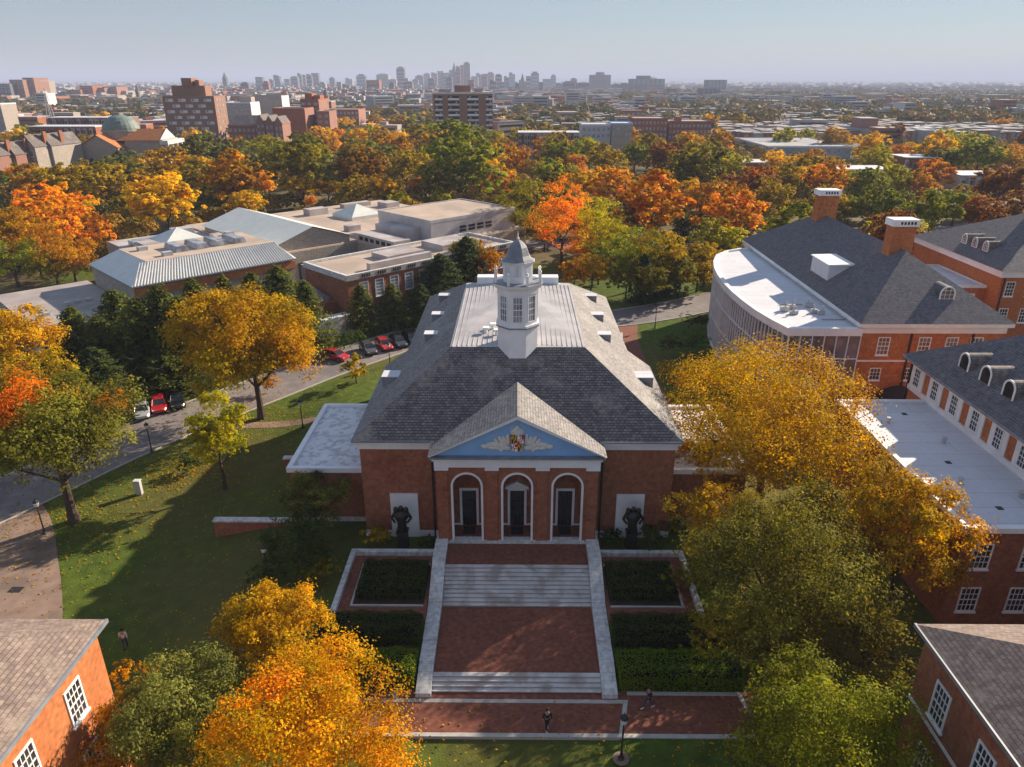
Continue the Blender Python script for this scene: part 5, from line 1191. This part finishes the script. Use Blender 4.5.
# understorey and shrubs
for i,(px,py,zc,w_,pal,lab) in enumerate((
 (672,345,1.8,34,'bush','rounded olive shrub at the corner of the road and brick walk'),(697,322,1.8,32,'bush','rounded olive shrub beside the curved glass annex, farthest back'),(694,343,2.0,34,'darkgreen','dark round shrub beside the curved glass annex'),(697,364,2.0,38,'bush','olive round shrub in the middle of the glass annex bed'),(703,384,2.0,38,'darkolive','dark olive shrub closest to the pine by the glass annex'),(683,390,1.6,34,'brown','rusty brown shrub on the slope right of the brick walk'),(667,372,1.4,26,'olive','small olive shrub beside the brick walk'),
 (190,458,1.6,26,'darkgreen','dark shrub under the narrow yellow green tree'),(372,588,1.0,20,'hedge',None),(378,537,2.3,34,'olive','yellow-flecked shrub left of the left bronze statue'),(428,542,2.0,18,'darkgreen','low dark shrub right of the left bronze statue'),(612,540,2.0,24,'darkgreen','low dark shrub left of the right bronze statue'),(650,540,2.2,34,'darkgreen','dark shrubs right of the right bronze statue'),(672,525,2.6,34,'darkolive','large dark shrub below the cornice corner at right'),
 (275,590,1.6,46,'darkgreen','dark shrub left of the terrace beside the white globe lamp'),(320,585,1.4,40,'darkolive','brownish low shrub beside the left terrace wall'),(85,765,2.2,44,'brightgreen','fresh green bush under the lower windows of the bottom left hall'),
 (330,345,1.6,40,'greygreen','grey green bush beside the lone red car'),(300,352,1.6,30,'darkgreen','dark bush behind the lone red car'),(355,338,1.8,34,'darkgreen','dark bush behind the parked dark car row'),(420,325,1.8,30,'darkgreen','dark bush right of the parked car row'),(710,640,1.6,60,'darkolive','dark ground shrub at the right end of the terrace wall'),(690,590,1.8,50,'darkolive','dark shrub beyond the right terrace wall'),(265,385,1.2,30,'brown','brown shrub under the large golden tree by the road'),(240,535,.6,24,'hedge',None))):
    if lab: shrub(px,py,zc,w_,pal,lab,None,i)
# ================================================= WOODS
TL=[(20,127,36,'olive'),(64,137,26,'brown'),(81,160,13,'red'),(121,157,32,'olive'),(141,144,26,'yelloworange'),(173,150,46,'gold'),(138,136,22,'green'),(165,137,32,'darkgreen'),(198,136,42,'greygreen'),(228,157,56,'brown'),(238,133,26,'yelloworange'),(253,138,26,'yellowgreen'),(160,175,66,'yellow'),(49,186,62,'orange'),(55,163,48,'olive'),(14,166,34,'green'),(100,168,44,'olive'),(50,205,58,'orange'),(10,210,46,'yellow'),(98,217,18,'orange'),(209,190,28,'greygreen'),(247,189,38,'yellow'),(5,150,30,'orange'),
(328,134,22,'yelloworange'),(268,134,30,'olive'),(300,136,46,'green'),(298,147,56,'darkolive'),(343,116,22,'yellow'),(371,121,18,'yellow'),(382,118,15,'yelloworange'),(356,135,40,'green'),(390,133,36,'brown'),(358,147,52,'oliveorange'),(405,150,40,'olive'),(418,124,26,'olive'),(426,123,14,'orange'),(452,125,46,'green'),(464,137,68,'green'),(500,146,28,'yelloworange'),(503,173,28,'yelloworange'),(326,174,32,'yellow'),(298,172,36,'yellow'),(262,172,28,'yelloworange'),(383,177,34,'gold'),(419,175,26,'yelloworange'),(440,190,20,'yellowgreen'),(400,195,22,'yellowgreen'),(355,178,32,'olive'),(230,172,36,'darkolive'),(195,165,40,'darkolive'),(130,190,34,'olive'),(75,195,36,'yellowgreen'),(310,196,12,'orange'),(440,165,40,'darkolive'),
(512,118,13,'yellowgreen'),(530,128,20,'yelloworange'),(543,133,13,'red'),(560,139,36,'green'),(590,140,30,'yellowgreen'),(607,148,34,'olive'),(636,139,36,'green'),(667,140,38,'redbrown'),(690,133,34,'gold'),(700,143,56,'darkolive'),(733,151,36,'yellowgreen'),(739,188,58,'orange'),(553,164,40,'green'),(580,169,30,'orange'),(615,171,44,'yelloworange'),(655,180,68,'redorange'),(537,180,26,'orange'),(562,192,48,'brightorange'),(522,183,48,'darkolive'),(596,197,36,'yellowgreen'),(625,207,40,'greygreen'),(720,222,44,'yellowgreen'),(658,231,26,'yellow'),(645,236,18,'red'),(709,112,22,'gold'),(724,135,13,'red'),(670,162,44,'darkolive'),(575,152,26,'orange'),(690,180,36,'gold'),
(779,151,28,'yellow'),(805,152,22,'olive'),(813,151,28,'yelloworange'),(873,136,32,'yellow'),(880,148,30,'yellowgreen'),(899,146,20,'redorange'),(940,137,36,'yellow'),(952,145,34,'darkolive'),(914,141,20,'yellow'),(983,139,42,'green'),(1012,148,28,'gold'),(938,158,34,'redorange'),(829,161,40,'yelloworange'),(790,168,34,'olive'),(773,182,36,'olive'),(897,166,36,'yellowgreen'),(922,173,30,'brown'),(940,183,62,'green'),(1006,163,50,'redbrown'),(984,198,42,'redbrown'),(975,224,20,'yellow'),(852,195,30,'green'),(885,186,40,'green'),(905,158,16,'red'),(960,190,34,'olive'),(830,190,36,'olive'),(1018,195,30,'redbrown'),(1018,140,22,'gold'),
(648,262,44,'darkolive'),(612,222,40,'olive'),(590,236,34,'gold'),(575,258,30,'yelloworange'),(700,256,36,'olive'),(682,262,34,'darkolive'),(628,262,30,'darkolive'),(545,215,36,'darkolive'),(600,250,30,'greygreen')]
for i,(px,yt,w_,pal) in enumerate(TL): belt_tree(px,yt,w_,pal,i)
for i,(px,yt,w_,pal) in enumerate(((683,212,30,'conifer'),(668,246,34,'conifer'),(645,258,32,'conifer'),(713,124,9,'conifer'),(790,175,12,'conifer'),(120,150,14,'conifer'))): belt_tree(px,yt,w_,pal,i,con=True)
occ=[]
for o in col.objects:
    if o.parent is None and o.get('category')=='tree': occ.append((o.location.x,o.location.y))
rt=random.Random(21)
def mus(X,Y):
    u,v=uv(X,Y);return (16<u<126 and 92<v<172) or (118<u<136 and 104<v<144)
def blocked(X,Y):
    if mus(X,Y): return True
    if -30<X<62 and 60<Y<124: return True
    if X>30 and Y<150: return True
    if Y<172 and X>-5 and X<40 and Y<138: return True
    px,py=Wp(X,Y,0)
    if 760<px<1000 and Y<228 and abs(Y-(180+ (X-50)*.2))<9: return True
    if 255<Y<290 and (X<-165): return True
    if 296<Y<330 and 80<px<160: return True
    for (a,b,yy) in ((735,800,318),(830,900,275),(900,945,300),(955,1024,258),(160,228,420),(225,335,400),(430,505,450),(575,715,400),(765,860,388)):
        if a<px<b and yy-22<Y<yy+22: return True
    return False
extra=0;tries=0
wl=['green','yelloworange','gold','amber','oliveyellow','yellow','yellowgreen','brown','yellowgreen','green','yellow','greygreen']
wr=['olive','green','oliveyellow','gold','brown','yellowgreen','redbrown','yellowgreen','green','yelloworange','amber']
while extra<140 and tries<5000:
    tries+=1;Y=rt.uniform(150,470) if rt.random()<.8 else rt.uniform(420,620);hw=Y*.74+20;X=rt.uniform(-hw,hw)
    if blocked(X,Y): continue
    if any((X-a)**2+(Y-b)**2<(11.5)**2 for a,b in occ): continue
    if X>60 and 290<Y and rt.random()<.55: continue
    occ.append((X,Y));extra+=1
    rx=rt.uniform(6.5,10);h=rx*1.8+rt.uniform(-2,1);h=min(h,15 if Y>220 else 13)
    pal=rt.choice(wl if X<40 else wr);px,py=Wp(X,Y,h*.6)
    plant('deciduous_tree',px,X,Y,0,h-rx*.85,rx,rx*.85,pal,UC[extra%10] if Y<420 else UF[extra%5],PAL[pal][2],seed=extra)
# behind the first 300: far canopy as one mass of separate clumps
def canopy(name,label,pts,seed,nper=46,lf=.62):
    rs=np.random.RandomState(seed);pos=[];nm=[];sz=[];tn=[];vl=[]
    for (X,Y,rx,h,t) in pts:
        d=rs.randn(nper,3);d/=np.linalg.norm(d,axis=1)[:,None];d[:,2]=np.abs(d[:,2])*1.0-.15
        p=d*np.array([rx,rx,h*.55])*(.8+.3*rs.rand(nper,1))+np.array([X,Y,h*.45]);pos.append(p)
        q=d+rs.randn(nper,3)*.35;nm.append(q/np.linalg.norm(q,axis=1)[:,None]);sz.append(rx*lf*(.6+.6*rs.rand(nper)));tn.append(np.clip(t+rs.randn(nper)*.1,0,1));vl.append(.75+.5*rs.rand(nper))
    me=leaves(name,rs,np.concatenate(pos),np.concatenate(nm),np.concatenate(sz),np.concatenate(tn),np.concatenate(vl),.9)
    me.materials.clear();me.materials.append(LM[pal_far]);o=bpy.data.objects.new(name,me);col.objects.link(o);tagp(o,label,'woodland',kind='stuff');return o
LM['far']=leafmat('leaf_far',(.085,.085,.03),(.22,.13,.03),.2);pal_far='far'
rf_=random.Random(31);pts=[]
for i in range(5200):
    r_=rf_.random();px=rf_.uniform(-40,1064)
    py=80.5+30*(r_**1.15) if rf_.random()<.72 else rf_.uniform(96,132)
    X,Y,_=P(px,py,0)
    dens=.55 if px<560 else 1.0
    v=math.sin(X*.011+Y*.004)+math.sin(Y*.009-X*.003+2)
    if v<-.2 or rf_.random()>dens: 
        if not (px>620 and py<104): continue
    if Y<470: continue
    pts.append((X,Y,rf_.uniform(5,9)*(1+Y/6000),rf_.uniform(7,13),rf_.random()**2))
# belts of trees seen in the photo
for (p0,p1,py,n,dy) in ((0,215,108,260,3),(620,1024,99,420,4),(640,860,112,160,4),(850,1024,108,160,3),(515,610,117,130,3),(900,1024,128,160,5),(860,1010,123,80,2),(0,60,118,60,3),(340,430,122,60,3),(720,780,125,70,6),(60,160,122,60,3),(505,530,140,30,6)):
    for i in range(n):
        px=rf_.uniform(p0,p1);X,Y,_=P(px,py+rf_.uniform(-dy,dy),0);pts.append((X,Y,rf_.uniform(5,9),rf_.uniform(8,15),rf_.random()**1.6))
ug=[]
for i in range(1500):
    Y=rf_.uniform(150,470);X=rf_.uniform(-Y*.74-20,Y*.74+20)
    if blocked(X,Y): continue
    ug.append((X,Y,rf_.uniform(2.5,5),rf_.uniform(3,7),rf_.random()))
LM['under']=leafmat('leaf_undergrowth',(.075,.08,.02),(.30,.17,.02),.25);pal_far='under'
canopy('woodland_undergrowth','low autumn undergrowth filling between the park trees',ug,55,260,.22)
pal_far='far'
canopy('distant_woodland','hazy autumn tree canopy spreading through the city to the horizon',pts,77)
# low hills closing the horizon
hm=MB();n=80
for k,(Yh,hh,x0,x1) in enumerate(((16000,80,-4000,14000),(21000,150,-16000,16000))):
    for i in range(n):
        xa=x0+(x1-x0)*i/n;xb=x0+(x1-x0)*(i+1)/n;f=lambda x:hh*(.45+.3*math.sin(x*.0006+k)+.15*math.sin(x*.0017)) if 0 else 38+hh*.25*(.5+.5*math.sin(x*.0005+k))+5*math.sin(x*.0019)
        hm.hexa([(xa,Yh,-1),(xb,Yh,-1),(xb,Yh+1600,-1),(xa,Yh+1600,-1),(xa,Yh+600,f(xa)),(xb,Yh+600,f(xb)),(xb,Yh+1000,f(xb)),(xa,Yh+1000,f(xa))])
structure(hm,'hills',LM['far'] if 0 else 'ground')
# ================================================= CARS
CP={'red':(.55,.02,.025),'silver':(.50,.52,.54),'darkgrey':(.05,.05,.055),'black':(.015,.015,.018),'charcoal':(.09,.085,.085),'white':(.7,.7,.7),'navy':(.04,.06,.10)}
def car(X,Y,ang,c,label,group=None,pickup=False):
    key='car_paint_'+c
    if key not in M:
        M[key]=plain(key,CP[c],.25,.2,.6);bs=M[key].node_tree.nodes['Principled BSDF'];bs.inputs['Coat Weight'].default_value=.6
    T=thing('parked_car',label,'car',(0,0,0),group,loc=(X,Y,.06),rz=R(ang))
    def ring(x,hw,z0,z1,r=.08): return [(x,-hw+r,z0),(x,hw-r,z0),(x,hw,z0+r),(x,hw,z1-r*1.4),(x,hw-r*1.2,z1),(x,-hw+r*1.2,z1),(x,-hw,z1-r*1.4),(x,-hw,z0+r)]
    b=MB();b.loft([ring(-2.25,.72,.42,.80),ring(-2.12,.86,.28,.96),ring(-1.4,.9,.24,1.0),ring(0,.91,.24,.96),ring(1.1,.9,.24,.93),ring(1.95,.84,.28,.78),ring(2.25,.68,.40,.66)])
    b.build('body',M[key],T,smooth=False)
    q=lambda x,hw,z:[(x,-hw,z),(x,hw,z)]
    g_=MB();lo=[(-1.95,.74),(-.9,.80),(.4,.8),(1.15,.76)];hi=[(-1.45,.60),(-.85,.64),(.1,.64),(.45,.60)]
    vb=[(-1.95,-.74,.97),(1.15,-.76,.93),(1.15,.76,.93),(-1.95,.74,.97),(-1.4,-.6,1.42),(.4,-.6,1.42),(.4,.6,1.42),(-1.4,.6,1.42)]
    g_.hexa(vb);g_.build('window_glass','carglass',T)
    r_=MB().hexa([(-1.42,-.62,1.40),(.42,-.62,1.40),(.42,.62,1.40),(-1.42,.62,1.40),(-1.3,-.55,1.47),(.3,-.55,1.47),(.3,.55,1.47),(-1.3,.55,1.47)])
    for s in (-1,1):
        for (xa,za,xb,zb) in ((1.16,.93,.42,1.42),(-1.96,.96,-1.42,1.42),(-.45,.95,-.45,1.42)): r_.tube((xa,s*.765,za),(xb,s*.615,zb),.04,.035,5)
    r_.build('roof',M[key],T)
    for x in (-1.4,1.4):
        for s in (-1,1):
            w_=MB().tube((x,s*.76,.32),(x,s*.93,.32),.33,.33,14).build('wheel','tyre',T);MB().tube((x,s*.925,.32),(x,s*.94,.32),.2,.2,10).build('rim','rim',w_)
    for s in (-1,1):
        MB().box(2.1,2.2,s*.55-.14,s*.55+.14,.58,.70).build('headlight','glass_lamp',T);MB().box(-2.2,-2.12,s*.62-.12,s*.62+.12,.66,.84).build('tail_light','red',T)
    return T
for px,py,a,c,lab in ((335,356,-28,'red','bright red car parked alone beside the bushes along the road'),(368,349,-62,'charcoal','charcoal car at the left end of the row behind the auditorium roof'),(384,345,-62,'red','red car parked between two dark cars near the auditorium roof'),(398,342,-62,'darkgrey','dark grey car just right of the red one in the row of four'),(411,339,-60,'black','dark car at the right end of the row, half behind the auditorium roof'),(142,411,-64,'silver','silver car under the pines, left of the red one'),(159,405,-64,'red','red car parked between the silver and the dark car under the pines'),(177,401,-64,'black','dark car right of the red one under the pines'),(870,222,10,'navy','blue grey car on the far street behind the left chimney'),(884,219,8,'white','white car on the far street behind the left chimney'),(893,226,60,'black','black car at the corner beside the right chimney'),(940,238,5,'silver','silver car beyond the far right slate roof hall'),(915,233,5,'charcoal','dark car behind the right chimney')):
    X,Y,_=P(px,py,.5);car(X,Y,a,c,lab)
# ================================================= LAMP POSTS, PEOPLE, SMALL THINGS
def lamp(px,py,label,h=3.4,X=None):
    X,Y,_=P(px,py,0);z=g(X,Y)
    if z>.2:
        for _ in range(6): X,Y,_q=P(px,py,z);z=g(X,Y)
    T=thing('street_lamp',label,'lamp post',(X,Y,z))
    MB().lathe((X,Y,z),[(.2,0),(.2,.12),(.12,.2),(.09,.5),(.065,.7),(.05,h-.5)],10).build('pole','dark',T)
    l=MB().lathe((X,Y,z+h-.5),[(.08,0),(.18,.06),(.24,.4),(.22,.44)],8).build('lantern','glass_lamp',T)
    MB().lathe((X,Y,z+h-.06),[(.28,0),(.2,.12),(.05,.24),(.02,.4)],8).build('lantern_cap','dark',T)
for px,py,lab in ((45,534,'black lamp post beside the left path under the maple'),(152,452,'dark lamp post at the kerb below the silver car'),(303,428,'dark lamp post beside the left side wing roof'),(390,366,'lamp post at the kerb in front of the parked cars row'),(655,328,'lamp post where the brick walk meets the road'),(621,759,'dark lamp post on the grass below the brick plaza'),(269,583,'lamp post with white globe among the dark shrubs left of the terrace'),(409,327,'lamp post under the dark conifers behind the car row'),(168,388,'lamp post among the pines behind the parked cars')):
    lamp(px,py,lab)
structure(MB().lathe((*P(621,759,0)[:2],0),[(.5,.0),(.5,.06),(.1,.07)],14),'lamp_pad','concrete')
def person(X,Y,z,ang,label,top,legs,pose=0.,shoes='black'):
    T=thing('person',label,'person',(0,0,0),loc=(X,Y,z),rz=R(ang))
    def skin(name,vs,es,mat,root=0,sub=2,parent=T):
        me=bpy.data.meshes.new(name);me.from_pydata([v[:3] for v in vs],es,[]);me.materials.append(M[mat])
        o=bpy.data.objects.new(name,me);col.objects.link(o);o.parent=parent
        sm=o.modifiers.new('skin','SKIN');sm.use_smooth_shade=True
        if not me.skin_vertices: me.attributes
        for i,v in enumerate(vs):
            s=me.skin_vertices[0].data[i] if len(me.skin_vertices) else None
            if s: s.radius=(v[3],v[3] if len(v)<5 else v[4]);s.use_root=(i==root)
        o.modifiers.new('sub','SUBSURF').levels=1;o.modifiers['sub'].render_levels=sub;return o
    a=pose
    vs=[(0,0,.93,.12,.10),(0,0,1.12,.12,.09),(0,0,1.36,.16,.10),(0,0,1.50,.055),(0,.01,1.58,.075,.085),(0,.02,1.68,.085,.1),(0,.0,1.76,.05)]
    es=[(0,1),(1,2),(2,3),(3,4),(4,5),(5,6)]
    for s in (-1,1):
        st_=a*s;i=len(vs)
        vs+=[(s*.09,0,.88,.085),(s*.1,st_*.25+.03,.5,.055),(s*.1,st_*.5-(.06 if st_<0 else 0),.09,.035),(s*.1,st_*.5+.14,.03,.03)]
        es+=[(0,i),(i,i+1),(i+1,i+2),(i+2,i+3)]
        i=len(vs);vs+=[(s*.19,0,1.40,.05),(s*.25,-st_*.12,1.14,.04),(s*.25,-st_*.35+.04,.92,.027),(s*.245,-st_*.38+.05,.87,.026)]
        es+=[(2,i),(i,i+1),(i+1,i+2),(i+2,i+3)]
        h=i+3
        for k_,(dx,dy,dz) in enumerate(((-.02,.03,-.075),(-.005,.012,-.09),(.0,-.008,-.085),(.004,-.028,-.07),(-.03,.035,-.03))):
            j=len(vs);b=vs[h];vs+=[(b[0]+s*dx*.5,b[1]+dy,b[2]+dz*.5,.010),(b[0]+s*dx-.004*s,b[1]+dy*1.1+.005,b[2]+dz,.008)];es+=[(h,j),(j,j+1)]
    skin('body',vs,es,'skin')
    # jacket and trousers
    jv=[(0,0,.9,.145,.12),(0,0,1.12,.14,.11),(0,0,1.36,.18,.12),(0,0,1.47,.07)];je=[(0,1),(1,2),(2,3)]
    for s in (-1,1): i=len(jv);jv+=[(s*.2,0,1.40,.068),(s*.25,-a*s*.12,1.14,.055),(s*.25,-a*s*.34+.035,.94,.042)];je+=[(2,i),(i,i+1),(i+1,i+2)]
    skin('jacket',jv,je,top)
    tv=[(0,0,.92,.14,.115)];te=[]
    for s in (-1,1):
        st_=a*s;i=len(tv);tv+=[(s*.09,0,.86,.098),(s*.1,st_*.25+.03,.5,.07),(s*.1,st_*.5-(.06 if st_<0 else 0),.1,.05)];te+=[(0,i),(i,i+1),(i+1,i+2)]
    skin('trousers',tv,te,legs)
    for s in (-1,1): st_=a*s;yy=st_*.5-(.06 if st_<0 else 0);MB().hexa([(s*.1-.045,yy-.06,-.0),(s*.1+.045,yy-.06,0),(s*.1+.045,yy+.2,0),(s*.1-.045,yy+.2,0),(s*.1-.04,yy-.06,.09),(s*.1+.04,yy-.06,.09),(s*.1+.035,yy+.17,.05),(s*.1-.035,yy+.17,.05)]).build('shoe','cloth_black' if shoes=='black' else 'cloth_white',T,org=(0,0,0))
    hm_=MB().lathe((0,-.012,1.62),[(.085,0),(.108,.05),(.105,.12),(.07,.17),(.01,.19)],12);hm_.build('hair','hair',T,org=(0,0,0),smooth=True)
    for s in (-1,1): MB().lathe((s*.033,.098,1.66),[(.002,-.012),(.012,0),(.002,.012)],6).build('eye','black',T,org=(0,0,0))
    MB().hexa([(-.014,.10,1.60),(.014,.10,1.60),(.014,.09,1.60),(-.014,.09,1.60),(-.006,.122,1.605),(.006,.122,1.605),(.004,.10,1.65),(-.004,.10,1.65)]).build('nose','skin',T,org=(0,0,0))
    return T
x,y,_=P(547,730,0);person(x,y,.06,200,'person in dark clothes and white shoes walking on the plaza nearest the grass','cloth_black','cloth_black',.35,'white')
x,y,_=P(648,708,0);person(x,y,.06,120,'person in dark jacket striding on the right half of the brick plaza','cloth_black','cloth_blue',.65,'white')
x,y,_=P(126,648,0);person(x,y,0,20,'person in a white shirt on the lawn beside the bottom left hall','cloth_white','cloth_blue',.3)
x,y,_=P(140,494,0);t=thing('utility_cabinet','small pale upright box at the lawn edge right of the maple','cabinet',(x,y,0))
MB().box(x-.28,x+.28,y-.2,y+.2,0,1.5).build('cabinet_body','white_metal',t);MB().box(x-.33,x+.33,y-.25,y+.25,1.5,1.58).build('cabinet_lid','roofwhite',t)
structure(MB().lathe((*P(226,498,0)[:2],.75),[(1.3,0),(1.2,.06),(.1,.08)],20),'bare_patch','soil') if 0 else None
x,y,_=P(16,590,0);structure(MB().box(x-.5,x+.5,y-.35,y+.35,0,.045),'drain_cover','tyre')
# fallen leaves: uncountable ground litter
rl=np.random.RandomState(3);n=20000
lx=rl.uniform(-60,40,n);ly=rl.uniform(18,100,n);keep=[]
for i,(tx,ty,tr_) in enumerate(((-41.3,57,7),(-34,80,7),(-35,67,4),(-15,31,5),(15,45,8),(20,58,8),(-22,30,4),(17,31,6))):
    k0=9000+i*1200;lx[k0:k0+1200]=tx+rl.randn(1200)*tr_*.6;ly[k0:k0+1200]=ty+rl.randn(1200)*tr_*.6
for i in range(n):
    a_,b_=lx[i],ly[i]
    keep.append(not((abs(a_)<20.3 and 50<b_<90) or a_>31 or (abs(a_)<7 and b_>36) or a_<-23 and b_<31.5 or a_>21 and b_<31.5))
lx=lx[keep];ly=ly[keep];lz=np.array([g(a_,b_)+.05 if abs(a_)>6.8 else .1 for a_,b_ in zip(lx,ly)])
m=len(lx);nmv=np.tile([0,0,1.],(m,1))+rl.randn(m,3)*.3;nmv/=np.linalg.norm(nmv,axis=1)[:,None]
me=leaves('fallen_leaves',rl,np.stack([lx,ly,lz],1),nmv,.12+.16*rl.rand(m),rl.rand(m),.6+.5*rl.rand(m));me.materials.clear();me.materials.append(LM['gold'])
o=bpy.data.objects.new('fallen_leaves',me);col.objects.link(o);tagp(o,'scattered yellow fallen leaves over the lawns and paving','leaf litter',kind='stuff')
# ================================================= HAZE
hz=bpy.data.materials.new('haze');hz.use_nodes=True;t=hz.node_tree
for n_ in list(t.nodes):
    if n_.type!='OUTPUT_MATERIAL': t.nodes.remove(n_)
pv=t.nodes.new('ShaderNodeVolumePrincipled');pv.inputs['Color'].default_value=(.64,.73,.98,1);pv.inputs['Density'].default_value=.00016;pv.inputs['Anisotropy'].default_value=.0
t.links.new(pv.outputs[0],t.nodes['Material Output'].inputs['Volume'])
hb=MB().box(-31000,31000,-3100,31000,-3,190);ho=hb.build('haze',hz);ho['kind']='stuff'
# ================================================= LABELS for the many: colour + rank beside a landmark
LMK=[('the left frame edge',0),('the green domed temple',105),('the checkered tower',192),('the tallest red brick block',308),('the wide brown apartment block',466),('the blue building',622),('the brown warehouse',690),('the white flat roofed depot',810),('the left chimney',826),('the right chimney',908),('the right frame edge',1010)]
from collections import defaultdict
gp=defaultdict(list)
for o,ph,(px,py) in LANDLAB:
    L=min(LMK,key=lambda q:abs(q[1]-px));side='left' if px<L[1] else 'right'
    if L[0]=='the left frame edge': side='right'
    if L[0]=='the right frame edge': side='left'
    kind=o['category'];band=''
    if kind=='tree':
        if py>215: band='near '
        elif py<150: band='far '
        if py>250: L=('the auditorium cupola',517);side='left' if px<517 else 'right'
    gp[(kind,ph,L[0],side,band)].append((abs(px-L[1]),o))
OR=['first','second','third','fourth','fifth','sixth','seventh','eighth','ninth','tenth','eleventh','twelfth','thirteenth','fourteenth','fifteenth','sixteenth','seventeenth','eighteenth','nineteenth','twentieth']
for (kind,ph,L,side,band),l in gp.items():
    l.sort(key=lambda q:q[0])
    for i,(d,o) in enumerate(l):
        if kind=='tree':
            nm='' if 'evergreen' in ph or 'pine' in ph else ''
            o['label']=f"{band}{ph} tree"+(f", {OR[min(i,19)]} to the {side} of {L}" if len(l)>1 else f" to the {side} of {L}")
            o['group']='trees of the park woods' if o.name.startswith('deciduous') else 'pines and conifers by the museum and drive'
        else: o['label']=f"{ph}, {OR[min(i,19)]} to the {side} of {L}"
